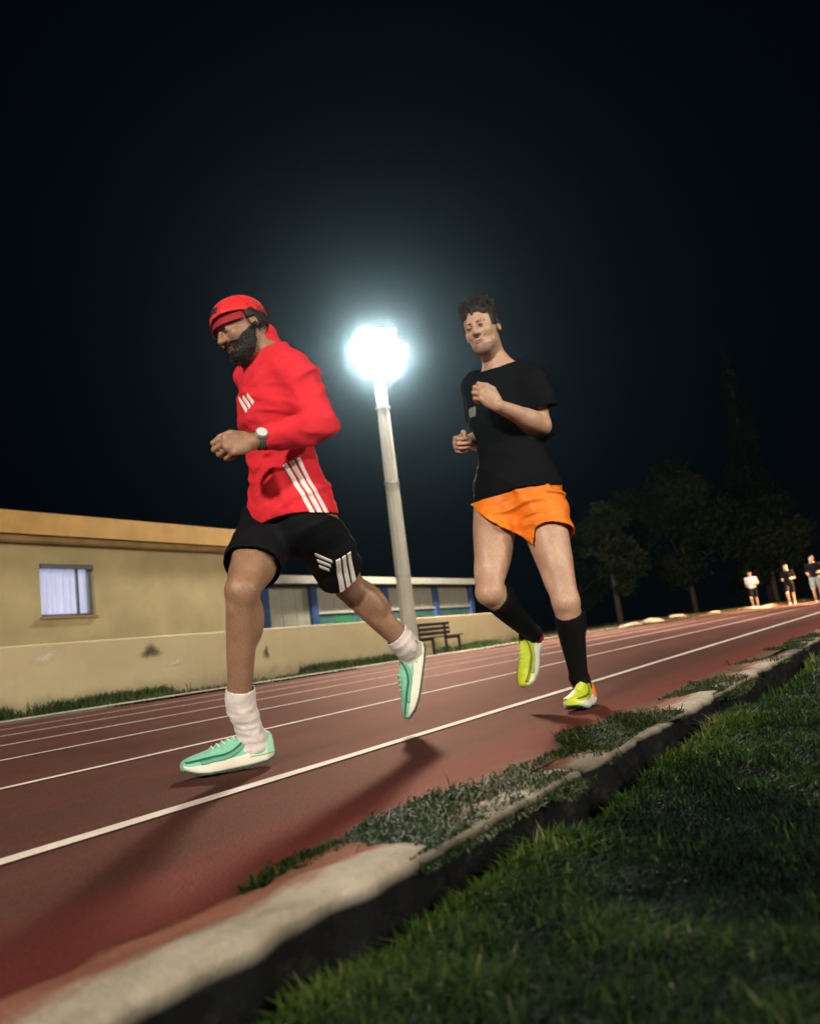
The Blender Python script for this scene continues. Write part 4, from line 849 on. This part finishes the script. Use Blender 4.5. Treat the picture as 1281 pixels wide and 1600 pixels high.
# ------------------------------------------------------------------ runner in red
def runner_red():
    O = at(365, 1207, 2.86); O[2] = 0.0
    H = unit(-.84 * r0 - .54 * fwd0); A = frame3(H, up0)                  # heading, left, up
    pel = at(452, 795, 2.97); chest = at(430, 640, 2.94); neck = at(412, 572, 2.93); hc = at(379, 513, 2.89)
    hipR = at(424, 812, 3.03); kneeR = at(379, 922, 2.72); ankR = at(374, 1108, 2.86)
    hipL = at(480, 810, 2.92); kneeL = at(545, 916, 3.18); ankL = at(637, 1012, 3.32)
    heelR = at(424, 1178, 2.93); heelR[2] = .012; toeR = at(287, 1196, 2.80); toeR[2] = .004
    toeR = heelR + unit(toeR - heelR) * .30
    heelL = at(668, 1008, 3.38); toeL = heelL + unit(at(652, 1124, 3.33) - heelL) * .295
    shL = at(466, 592, 2.80); elL = at(503, 664, 2.76); wrL = at(394, 690, 2.62)
    shR = at(398, 590, 3.07); elR = at(462, 690, 3.30); wrR = at(425, 692, 3.17)
    HA = frame3(unit(-.76 * r0 - .62 * fwd0 - .42 * up0), up0 - .25 * r0)
    # hands
    dL = unit(at(340, 698, 2.55) - wrL); body = []
    body += torso_prims(pel, chest, neck, A)[0]
    body += [cone(chest + A[2] * .13, loc(hc, HA, -.03, 0, -.05), .066, .056, .03)] + head_prims(hc, HA, 1.0)
    for h, k_, a, hl, te, uv in ((hipR, kneeR, ankR, heelR, toeR, up0), (hipL, kneeL, ankL, heelL, toeL, unit(-camR))):
        body += leg_prims(h, k_, a, A[0]) + foot_prims(hl, te, uv, a)
    body += arm_prims(shL, elL, wrL) + arm_prims(shR, elR, wrR)
    fist = [(1.15, 1.35, .9)] * 4
    body += hand_prims(wrL, dL, unit(-r0 * .1 + fwd0 * .75 - up0 * .5), unit(up0 * .8 + fwd0 * .2), [(.9, 1.3, .8), (1.0, 1.35, .8), (1.1, 1.4, .8), (1.2, 1.4, .8)], (.55, .35), 1.02)
    dR = unit(wrR - elR); body += hand_prims(wrR, dR, unit(-fwd0), unit(up0), fist, (.5, .4), 1.0)
    F = Field(body)
    p = sdf_obj('person', F, .005, PM['skin_a'], None, O); p.location = tuple(O)
    setp(p, 'bearded runner in red long sleeved top, red cap, black shorts and mint shoes', 'person')
    # jersey
    tp, B = torso_prims(pel, chest, neck, A, .007)
    hem = at(455, 818, 2.95); hemN = unit(at(450, 900, 2.95) - at(448, 700, 2.95)); hemN = unit(-up0 + .05 * r0)
    sh_pr = tp + [ell(pel + A[2] * .01, B, np.array([.140, .180, .20]), .05), ell(pel - A[2] * .08 + A[0] * -.01, B, np.array([.150, .194, .17]), .05),
                  cone(shL, shR, .070, .070, .05), cone(chest + A[2] * .10, chest + A[2] * .25 + A[0] * .025, .085, .068, .04)]
    sh_pr += limb(shL, elL, [.062, .059, .056, .052], k=.025) + limb(elL, elL + (wrL - elL) * .94, [.051, .051, .046, .039], k=.02)
    sh_pr += limb(shR, elR, [.066, .064, .060, .056], k=.025) + limb(elR, elR + (wrR - elR) * .94, [.054, .052, .048, .042], k=.02)
    wr_n = unit(wrL - elL)
    def sleeve_cut(P):
        d = (P - (elL + (wrL - elL) * .88)) @ wr_n; far = np.linalg.norm(P - wrL, axis=1) - .11; return np.where(far < 0, d, -1.0)
    def sleeve_cut2(P):
        d = (P - (elR + (wrR - elR) * .88)) @ unit(wrR - elR); far = np.linalg.norm(P - wrR, axis=1) - .11; return np.where(far < 0, d, -1.0)
    nk = chest + A[2] * .225 + A[0] * .02
    def hem_cut(P): return (P - hem) @ hemN + .012 * np.sin(P @ r0 * 14 + 1) + .010 * np.sin(P @ fwd0 * 11)
    def neck_cut(P): q = P - nk; return np.where(np.linalg.norm(q, axis=1) < .12, q @ unit(A[2] + .35 * A[0]), -1.0)
    shirt = Field(sh_pr, folds(.0125, [(unit(A[2] * .8 + A[0] * .6), 30, .3, .8), (unit(A[2] * .5 - A[0] * .8 + A[1] * .3), 24, 1.9, .7), (unit(A[2] + A[1] * .6), 43, 4.0, 1.1)]), [hem_cut, sleeve_cut, sleeve_cut2, neck_cut])
    so = sdf_obj('jersey', shirt, .005, PM['red'], p, O, smooth_it=1)
    # print: three bars down the side, three bar mark on the chest
    a0 = at(462, 715, 2.74); a1 = at(516, 826, 2.80); nr = unit(-fwd0 + .35 * r0); ln = np.linalg.norm(a1 - a0)
    bar_patch('stripe', shirt, so, O, PM['white'], a0, a1 - a0, nr, (-.024, 0, .024), .0085, (0, ln), reach=.16)
    c0 = at(380, 627, 2.80); t_ = unit(at(397, 640, 2.79) - at(366, 611, 2.81))
    bar_patch('chest_mark', shirt, so, O, PM['white'], c0, unit(-camU * .72 + camR * .70), unit(-fwd0 - .3 * r0), (-.020, 0, .020), .0068, ((-.012, .030), (-.026, .030), (-.040, .030)), skew=.5, reach=.14)
    # shorts
    hipc = (hipR + hipL) / 2
    def hem_leg(h, k_, t): q = h + (k_ - h) * t; n = unit(k_ - h); return q, n
    sp = [ell(pel - A[2] * .03, B, np.array([.120, .168, .15]), .04), cone(hipR, hipL, .100, .100, .05)]
    sp += limb(hipR, hipR + (kneeR - hipR) * .92, [.108, .106, .100, .093], k=.04) + limb(hipL, hipL + (kneeL - hipL) * 1.0, [.108, .104, .096, .088], k=.04)
    qR, nR = hem_leg(hipR, kneeR, .70); qL, nL = hem_leg(hipL, kneeL, .80)
    def cR(P): s_ = np.linalg.norm(P - kneeR, axis=1) < np.linalg.norm(P - kneeL, axis=1); return np.where(s_, (P - qR) @ nR + .008 * np.sin(P @ r0 * 25), -1.0)
    def cL(P): s_ = np.linalg.norm(P - kneeR, axis=1) >= np.linalg.norm(P - kneeL, axis=1); return np.where(s_, (P - qL) @ nL + .008 * np.sin(P @ r0 * 22), -1.0)
    cT = plane(pel - A[2] * .016, unit(up0 + .28 * r0))
    shorts = Field(sp, folds(.010, [(unit(A[2] + A[0] * .7), 28, 1.0, .8), (unit(A[0] - A[2] * .4), 24, .2, .9)]), [cR, cL, cT])
    sh_o = sdf_obj('shorts', shorts, .005, PM['black'], p, O, smooth_it=1)
    s0 = at(536, 868, 2.96); s1 = at(549, 922, 3.05)
    bar_patch('stripe', shorts, sh_o, O, PM['white'], s0, s1 - s0, unit(-fwd0 + .45 * r0), (-.026, 0, .026), .0095, (0, .175), reach=.16)
    c0 = at(505, 880, 2.95); bar_patch('thigh_mark', shorts, sh_o, O, PM['white'], c0, unit(camR * .9 - camU * .35), unit(-fwd0), (-.016, 0, .016), .005, ((-.035, .030), (-.022, .030), (-.010, .030)), skew=.6, reach=.16)
    # socks, shoes
    for k_, a, hl, te, uv, fl in ((kneeR, ankR, heelR, toeR, up0, 1), (kneeL, ankL, heelL, toeL, unit(-camR), 1)):
        u = unit(k_ - a); FA = frame3(te - hl, uv); hp = loc(hl, FA, .055, 0, .06)
        top_ = a + u * .075; sf = Field([q for q in leg_prims(k_ + u * .1, k_, a, A[0], 1.17)[1:] if np.linalg.norm(q.c - k_) < 1 and (q.c - k_) @ u < .04] + [cone(a + u * .04, hp, .046, .046, .02), cone(hp, loc(hl, FA, .12, 0, .05), .042, .034, .02)], folds(.004, [(u, 90, .2, 1.5)]), [plane(top_, u)])
        sdf_obj('sock', sf, .0046, PM['sock'], p, O); shoe(p, O, hl, te, uv, SH_MINT, flip=fl)
    watch(p, O, wrL + unit(elL - wrL) * .028, wrL - elL, unit(-fwd0 * .9 + up0 * .35 + r0 * .15), .031, (PM['strap'], PM['case'], PM['dial']))
    # cap with a short brim
    P = lambda x, y, z: loc(hc, HA, x, y, z)
    cp = [ell(P(-.012, 0, .034), HA, np.array([.107, .084, .093]), .02), ell(P(.03, 0, .042), HA, np.array([.070, .070, .062]), .03)]
    capf = Field(cp, folds(.003, [(HA[1], 60, 0, .5)]), [plane(P(0, 0, .030), unit(-HA[2] + .0 * HA[0] - .30 * HA[0] * -1))])
    cap = sdf_obj('cap', capf, .004, PM['cap'], p, O)
    V = []; nb, nr_ = 20, 8
    for i in range(nb + 1):
        a = -1.25 + 2.5 * i / nb
        for j in range(nr_ + 1):
            t = j / nr_; rr = .084 + t * .022 * math.cos(a * .72); V.append(P(-.012 + rr * 1.22 * math.cos(a) - .0, .085 * math.sin(a) * (1 + .08 * t), .050 - .010 * t - .022 * math.sin(a) ** 2 - .016 * t * t) - O)
    Fb = [(i * (nr_ + 1) + j, (i + 1) * (nr_ + 1) + j, (i + 1) * (nr_ + 1) + j + 1, i * (nr_ + 1) + j + 1) for i in range(nb) for j in range(nr_)]
    br = mesh_obj('brim', V, Fb, PM['red_dark'], cap, smooth=True); sm = br.modifiers.new('solid', 'SOLIDIFY'); sm.thickness = .005; sm.offset = 0  # brim coloured darker than the cap, standing in for shade on its front
    bar_patch('cap_mark', capf, cap, O, PM['blackprint'], P(.088, .012, .092), HA[1], unit(HA[0] + HA[2] * .6), (.004,), .013, (-.022, .022), h=.003, reach=.08)
    bar_patch('seam', capf, cap, O, PM['red_dark'], P(-.01, 0, .12), HA[0], HA[2], (0,), .0016, (-.10, .085), h=.0028, proud=.0018, reach=.09)
    bar_patch('seam', capf, cap, O, PM['red_dark'], P(-.01, 0, .12), HA[1], HA[2], (0,), .0016, (-.07, .085), h=.0028, proud=.0018, reach=.09)
    # neck gaiter, beard, hair, brows
    ga = Field([cone(chest + A[2] * .135 - A[0] * .005, loc(hc, HA, -.055, 0, -.055), .074, .060, .02)], folds(.005, [(unit(A[2] + .3 * A[0]), 55, .5, 1.0)]), [plane(loc(hc, HA, -.04, 0, -.062), unit(HA[2] + HA[0] * .75)), plane(chest + A[2] * .12, -A[2])])
    sdf_obj('neck_gaiter', ga, .0045, PM['red'], p, O)
    def beard(Q, d):
        q = (Q - hc) @ HA.T; x, y, z = q[:, 0], q[:, 1], q[:, 2]
        reg = np.maximum(z + .040 - .35 * np.clip(.06 - x, 0, .1) - .012 * np.clip((np.abs(y) - .02) / .03, 0, 1) * 0, -.005 - x + 0 * y)
        reg = np.maximum(reg, -(np.sqrt((np.maximum(np.abs(y) - .016, 0)) ** 2 + (z + .066) ** 2 + np.minimum(x - .085, 0) ** 2) - .0085))
        reg = np.maximum(reg, -(np.sqrt((x - .115) ** 2 + y ** 2 + (z + .026) ** 2) - .026)); reg = np.maximum(reg, -(np.sqrt((x - .075) ** 2 + (np.abs(y) - .045) ** 2 + (z + .022) ** 2) - .027))
        return np.maximum(np.maximum(d - .0022 - .0015 * np.sin(x * 700) * np.sin(y * 650 + z * 500), -(d + .008)), reg)
    be = sdf_obj('beard', Field(head_prims(hc, HA), beard), .0034, PM['beard'], p, O)
    fuzz('strands', be, 5200, .0055, lambda P, N: N + np.array(-.6 * HA[2]), PM['beard'], .0009)
    lips(p, O, hc, HA, 1.0, PM['lip_a'])
    def hairf(Q, d):
        q = (Q - hc) @ HA.T; x, y, z = q[:, 0], q[:, 1], q[:, 2]; return np.maximum(np.maximum(d - .006 - .0015 * np.sin(x * 500 + z * 300), -(d + .008)), np.maximum(x - .015 + (z < -.0) * .03, -.065 - z))
    ha = sdf_obj('hair', Field(head_prims(hc, HA), hairf), .0042, PM['beard'], p, O)
    fuzz('strands', ha, 2500, .008, lambda P, N: N * .5 - HA[2], PM['beard'], .0009, 3)
    sdf_obj('eyebrows', brow_field(hc, HA), .0026, PM['beard'], p, O); build_eyes(p, O, hc, HA)
    return p
runner_red()

# ------------------------------------------------------------------ runner in black and orange
def runner_orange():
    O = at(905, 1108, 3.55); O[2] = 0.0
    H = unit(-.50 * r0 - .86 * fwd0); A = frame3(H, up0)
    pel = at(808, 775, 3.62); chest = at(790, 640, 3.60); hc = at(753, 514, 3.55)
    hipR = at(775, 795, 3.66); kneeR = at(764, 925, 3.46); ankR = at(832, 990, 3.76)
    hipL = at(842, 790, 3.58); kneeL = at(884, 940, 3.44); ankL = at(905, 1060, 3.60)
    heelL = at(922, 1100, 3.66); heelL[2] = .006; toeL = heelL + unit(-.42 * r0 - .90 * fwd0) * .285; toeL[2] = .004
    heelR = at(842, 985, 3.84); toeR = heelR + unit(at(826, 1088, 3.72) - heelR) * .285
    shL = at(832, 600, 3.50); elL = at(846, 664, 3.52); wrL = at(778, 634, 3.33)
    shR = at(744, 604, 3.72); elR = at(752, 688, 3.84); wrR = at(727, 690, 3.62)
    HA = frame3(unit(-.42 * r0 - .86 * fwd0 - .20 * up0), up0 - .12 * r0)
    body = torso_prims(pel, chest, None, A, -.004)[0] + [cone(chest + A[2] * .13, loc(hc, HA, -.03, 0, -.05), .060, .052, .03)] + head_prims(hc, HA, .98)
    uR = unit(-fwd0 * .55 - camR * .75)
    for h, k_, a, hl, te, uv in ((hipR, kneeR, ankR, heelR, toeR, uR), (hipL, kneeL, ankL, heelL, toeL, up0)):
        body += leg_prims(h, k_, a, A[0], 1.0) + foot_prims(hl, te, uv, a)
    body += arm_prims(shL, elL, wrL, 1.0) + arm_prims(shR, elR, wrR, .95)
    body += hand_prims(wrL, unit(at(742, 602, 3.28) - wrL), unit(fwd0 * .8 - r0 * .2), unit(up0 * .7 + r0 * .3), [(.8, 1.1, .7), (.9, 1.2, .7), (1.0, 1.3, .8), (1.1, 1.3, .8)], (.6, .3), 1.0)
    body += hand_prims(wrR, unit(at(700, 698, 3.50) - wrR), unit(r0 * .6 - fwd0 * .3 - up0 * .3), unit(up0 * .8 - fwd0 * .4), [(.7, 1.1, .6), (.8, 1.2, .6), (.9, 1.2, .7), (1.0, 1.3, .7)], (.6, .4), .98)
    p = sdf_obj('person', Field(body), .0048, PM['skin_b'], None, O); p.location = tuple(O)
    setp(p, 'dark haired runner in black t shirt, orange shorts, black calf sleeves and lime shoes', 'person')
    tp, B = torso_prims(pel, chest, None, A, .012)
    hem = at(805, 774, 3.6); nk = chest + A[2] * .215 + A[0] * .0
    sp = tp + [ell(pel + A[2] * .03, B, np.array([.152, .198, .18]), .05), cone(shL, shR, .062, .062, .05), cone(chest + A[2] * .12, chest + A[2] * .24, .075, .066, .04)]
    sp += limb(shL, shL + (elL - shL) * .95, [.070, .074, .076, .074], k=.03) + limb(shR, shR + (elR - shR) * .8, [.068, .070, .070], k=.03)
    def hem_cut(P): return (P - hem) @ unit(-up0 + .10 * r0) + .008 * np.sin(P @ r0 * 17) 
    def sl(P, s_, e_, t):
        n = unit(e_ - s_); q = s_ + (e_ - s_) * t; return np.where(np.linalg.norm(P - q, axis=1) < .13, (P - q) @ n, -1.0)
    tee = Field(sp, folds(.009, [(unit(A[2] * .7 + A[1] * .7), 28, .3, .8), (unit(A[2] * .6 - A[1] * .8), 25, 1.1, .7)]), [hem_cut, lambda P: sl(P, shL, elL, .62), lambda P: sl(P, shR, elR, .62), lambda P: np.where(np.linalg.norm(P - nk, axis=1) < .13, (P - nk) @ unit(A[2] + .45 * A[0]), -1.0)])
    to = sdf_obj('t_shirt', tee, .005, PM['tee'], p, O, smooth_it=1)
    bar_patch('chest_print', tee, to, O, PM['grey'], at(735, 634, 3.44), camR, unit(-fwd0 - .3 * r0), (0,), .022, (-.03, .03), reach=.14)
    # loose split shorts
    qR = hipR + (kneeR - hipR) * .10; qL = hipL + (kneeL - hipL) * .34
    sp2 = [ell(pel - A[2] * .0, B, np.array([.138, .184, .12]), .04), cone(hipR, hipL, .110, .110, .05)] + limb(hipR, hipR + (kneeR - hipR) * .6, [.118, .120, .120], k=.04) + limb(hipL, hipL + (kneeL - hipL) * .6, [.112, .114, .114], k=.04)
    def side(P): return np.linalg.norm(P - kneeR, axis=1) < np.linalg.norm(P - kneeL, axis=1)
    nR = unit(kneeR - hipR + .16 * (-A[1])); nL = unit(kneeL - hipL)
    cR = lambda P: np.where(side(P), (P - hipR) @ unit(-up0 * .9 - A[1] * .75) - .028, -1.0); cL = lambda P: np.where(side(P), -1.0, (P - qL) @ unit(nL + .10 * A[1] * 1) - .012 * np.sin(P @ r0 * 20))
    shorts = Field(sp2, folds(.015, [(unit(A[1] + A[2] * .6), 30, .4, .7), (unit(A[1] - A[2] * .5), 26, 1.4, .8), (unit(A[2]), 40, .9, 1.2)]), [cR, cL, plane(hem + up0 * .006, up0 - .10 * r0)])
    so = sdf_obj('shorts', shorts, .0046, PM['orange'], p, O, smooth_it=1)
    # flap of the split hem flying out behind the left hip
    e0 = at(872, 772, 3.6); V = []; n = 10
    for i in range(n + 1):
        for j in range(7):
            t, u = i / n, j / 6; q = e0 + (at(866, 818, 3.58) - e0) * t + (at(896 - 6 * t, 800 + 8 * t, 3.68) - at(872, 795, 3.6)) * u * (.3 + .7 * math.sin(t * 3.0)); V.append(q - O + fwd0 * .012 * math.sin(t * 9 + u * 3))
    fl = mesh_obj('hem_flap', V, [(i * 7 + j, (i + 1) * 7 + j, (i + 1) * 7 + j + 1, i * 7 + j + 1) for i in range(n) for j in range(6)], PM['orange'], so, smooth=True); m_ = fl.modifiers.new('solid', 'SOLIDIFY'); m_.thickness = .003
    for k_, a, hl, te, uv in ((kneeR, ankR, heelR, toeR, uR), (kneeL, ankL, heelL, toeL, up0)):
        u = unit(a - k_); lp = [q for q in leg_prims(k_ - u * .1, k_, a, A[0], 1.10)[1:] if (q.c - k_) @ u > .02]
        sf = Field(lp + [cone(a, loc(hl, frame3(te - hl, uv), .055, 0, .07), .034, .034, .02)], None, [plane(k_ + u * .055, -u)]); sdf_obj('calf_sleeve', sf, .0046, PM['sleeve'], p, O)
        cf = Field([cone(a + u * -.005, a + u * .03, .0365, .038, .01)]); sdf_obj('sock_cuff', cf, .0046, PM['cuff'], p, O)
        shoe(p, O, hl, te, uv, SH_LIME)
    def hairf(Q, d):
        q = (Q - hc) @ HA.T / .98; x, y, z = q[:, 0], q[:, 1], q[:, 2]
        st = vnoise(np.stack([x * 150 + 20 * z, y * 210, z * 45], 1)); lk = vnoise(np.stack([x * 48, y * 60, z * 20], 1) + 5)
        lift = .0015 + .012 * np.clip((z - .055) / .05, 0, 1) + .006 * (st - .4) + .010 * (lk - .45) * np.clip(z / .06, .15, 1)
        line = np.where(z > .05, x - .076 + .35 * np.maximum(np.abs(y) - .02, 0) - .02 * (lk - .5), np.where(z > -.005, x - .045, x + .030)); return np.maximum(np.maximum(d - lift, -(d + .008)), np.maximum(line, -.055 - z))
    ho = sdf_obj('hair', Field(head_prims(hc, HA, .98), hairf), .0032, PM['hair'], p, O)
    def sweep(P, N):                                                    # up from the brow and back over the crown
        q = (P + O - hc) @ HA.T; t = np.clip(q[:, 2:3] / .09, 0, 1); return N * (.12 + .3 * t) + HA[2] * (1.0 * t ** 2 - .30 * (1 - t)) - HA[0] * .45 * t
    fuzz('strands', ho, 9000, .021, sweep, PM['hair'], .0010, 8)
    sdf_obj('eyebrows', brow_field(hc, HA, .98), .0026, PM['hair'], p, O); build_eyes(p, O, hc, HA, .98)
    lips(p, O, hc, HA, .98, PM['lip_b'])
    def stub(Q, d):
        q = (Q - hc) @ HA.T / .98; x, y, z = q[:, 0], q[:, 1], q[:, 2]; reg = np.minimum(np.maximum(z + .070, .0 - x), np.sqrt(((x - .10) / .03) ** 2 + (y / .030) ** 2 + ((z + .050) / .008) ** 2) * .01 - .01)
        reg = np.maximum(reg, -(np.sqrt((np.maximum(np.abs(y) - .016, 0)) ** 2 + (z + .066) ** 2) - .0095)); return np.maximum(np.maximum(d - .0008, -(d + .008)), reg + .03 * (vnoise(q * 170) - .42))
    sb = sdf_obj('stubble', Field(head_prims(hc, HA, .98), stub), .0030, PM['stubble'], p, O); fuzz('strands', sb, 1500, .003, lambda P, N: N - .5 * HA[2], PM['hair'], .0004, 4)
    return p
runner_orange()

# ------------------------------------------------------------------ people further round the bend
def bystander(px, depth, top_mat, leg_mat, label, step, face_dir, skin, seed, arm=.1):
    O = at(px, 935, depth); O[2] = -.01; A = frame3(face_dir, up0); P = lambda x, y, z: loc(O, A, x, y, z)
    pel, chest, hc = P(0, 0, .95), P(.02, 0, 1.27), P(.04, 0, 1.60)
    j = dict(hR=P(0, -.09, .92), kR=P(step, -.09, .50), aR=P(-.1 * step - .02, -.09, .09), hL=P(0, .09, .92), kL=P(-step * .4, .09, .49), aL=P(-step * .9, .09, .10),
             sR=P(.01, -.19, 1.40), eR=P(-.06 - arm, -.24, 1.14), wR=P(.10, -.20, 1.06), sL=P(.01, .19, 1.40), eL=P(.0 - arm, .25, 1.14), wL=P(.16, .18, 1.10))
    body = torso_prims(pel, chest, None, A)[0] + [cone(P(.0, 0, 1.38), P(.02, 0, 1.56), .058, .052, .03)] + head_prims(hc, A, 1.0)
    for s in 'RL':
        body += leg_prims(j['h' + s], j['k' + s], j['a' + s], A[0]) + arm_prims(j['s' + s], j['e' + s], j['w' + s]) + foot_prims(j['a' + s] - A[0] * .06 - up0 * .08, j['a' + s] + A[0] * .2 - up0 * .08, up0, j['a' + s])
        body += hand_prims(j['w' + s], unit(j['w' + s] - j['e' + s]), A[1] * (1 if s == 'R' else -1), up0 + .01 * A[0], [(.9, 1.2, .7)] * 4)
    p = sdf_obj('person', Field(body), .013, skin, None, O); p.location = tuple(O); setp(p, label, 'person', 'people further round the bend')
    tp, B = torso_prims(pel, chest, None, A, .02); tp += [cone(j['sL'], j['sR'], .07, .07, .05)]
    for s in 'RL': tp += limb(j['s' + s], j['s' + s] + (j['e' + s] - j['s' + s]) * .8, [.07, .07, .068], k=.03)
    sdf_obj('t_shirt', Field(tp, None, [plane(pel - A[2] * .06, -A[2]), plane(chest + A[2] * .19, A[2])]), .011, top_mat, p, O)
    sp = [ell(pel - A[2] * .03, B, np.array([.13, .18, .13]), .04)]
    for s in 'RL': sp += limb(j['h' + s], j['h' + s] + (j['k' + s] - j['h' + s]) * .75, [.11, .105, .095], k=.03)
    sdf_obj('shorts', Field(sp), .011, leg_mat, p, O)
    def hairf(Q, d): q = (Q - hc) @ A.T; x, z = q[:, 0], q[:, 2]; return np.maximum(d - .014, np.where(z > .05, x - .07, np.where(z > -.06, x + .02, 1)))
    sdf_obj('hair', Field(head_prims(hc, A), hairf), .009, PM['hair'], p, O)
    for s in 'RL':
        sf = Field(foot_prims(j['a' + s] - A[0] * .07 - up0 * .085, j['a' + s] + A[0] * .22 - up0 * .085, up0, j['a' + s] - up0 * .05, 1.12)); sdf_obj('shoe', sf, .009, PM['white'], p, O)
hd = unit(-.5 * r0 - .86 * fwd0)
bystander(1178, 38, PM['white'], PM['black'], 'small far runner in a white top, leftmost of the people at the bend', .22, hd, PM['skin_b'], 1, .12)
bystander(1236, 35, PM['tee'], PM['tee'], 'small far runner all in black, between two others at the bend', .26, hd, PM['skin_b'], 2, .15)
bystander(1279, 30, PM['tee'], PM['grey'], 'far runner in a dark top cut off by the right picture edge', .18, hd, PM['skin_b'], 3, .12)

# ------------------------------------------------------------------ night air that the floodlight glows in
hz = MB().box((-115, -115, -1.2), (135, 135, 32)).build('haze', None); hz['kind'] = 'stuff'; hz['label'] = 'thin damp night air glowing round the floodlight'; hz['category'] = 'haze'
m = bpy.data.materials.new('night haze'); m.use_nodes = True; nt = m.node_tree; nt.nodes.clear(); out = nt.nodes.new('ShaderNodeOutputMaterial'); pv = nt.nodes.new('ShaderNodeVolumePrincipled')
pv.inputs['Color'].default_value = (.80, .95, 1.0, 1); pv.inputs['Density'].default_value = 4.2e-4; pv.inputs['Anisotropy'].default_value = .989   # droplets
p2 = nt.nodes.new('ShaderNodeVolumePrincipled'); p2.inputs['Color'].default_value = (.02, .46, .80, 1); p2.inputs['Density'].default_value = 3.4e-4; p2.inputs['Anisotropy'].default_value = .86   # fine mist
ad = nt.nodes.new('ShaderNodeAddShader'); nt.links.new(pv.outputs[0], ad.inputs[0]); nt.links.new(p2.outputs[0], ad.inputs[1]); nt.links.new(ad.outputs[0], out.inputs['Volume']); hz.data.materials.append(m)
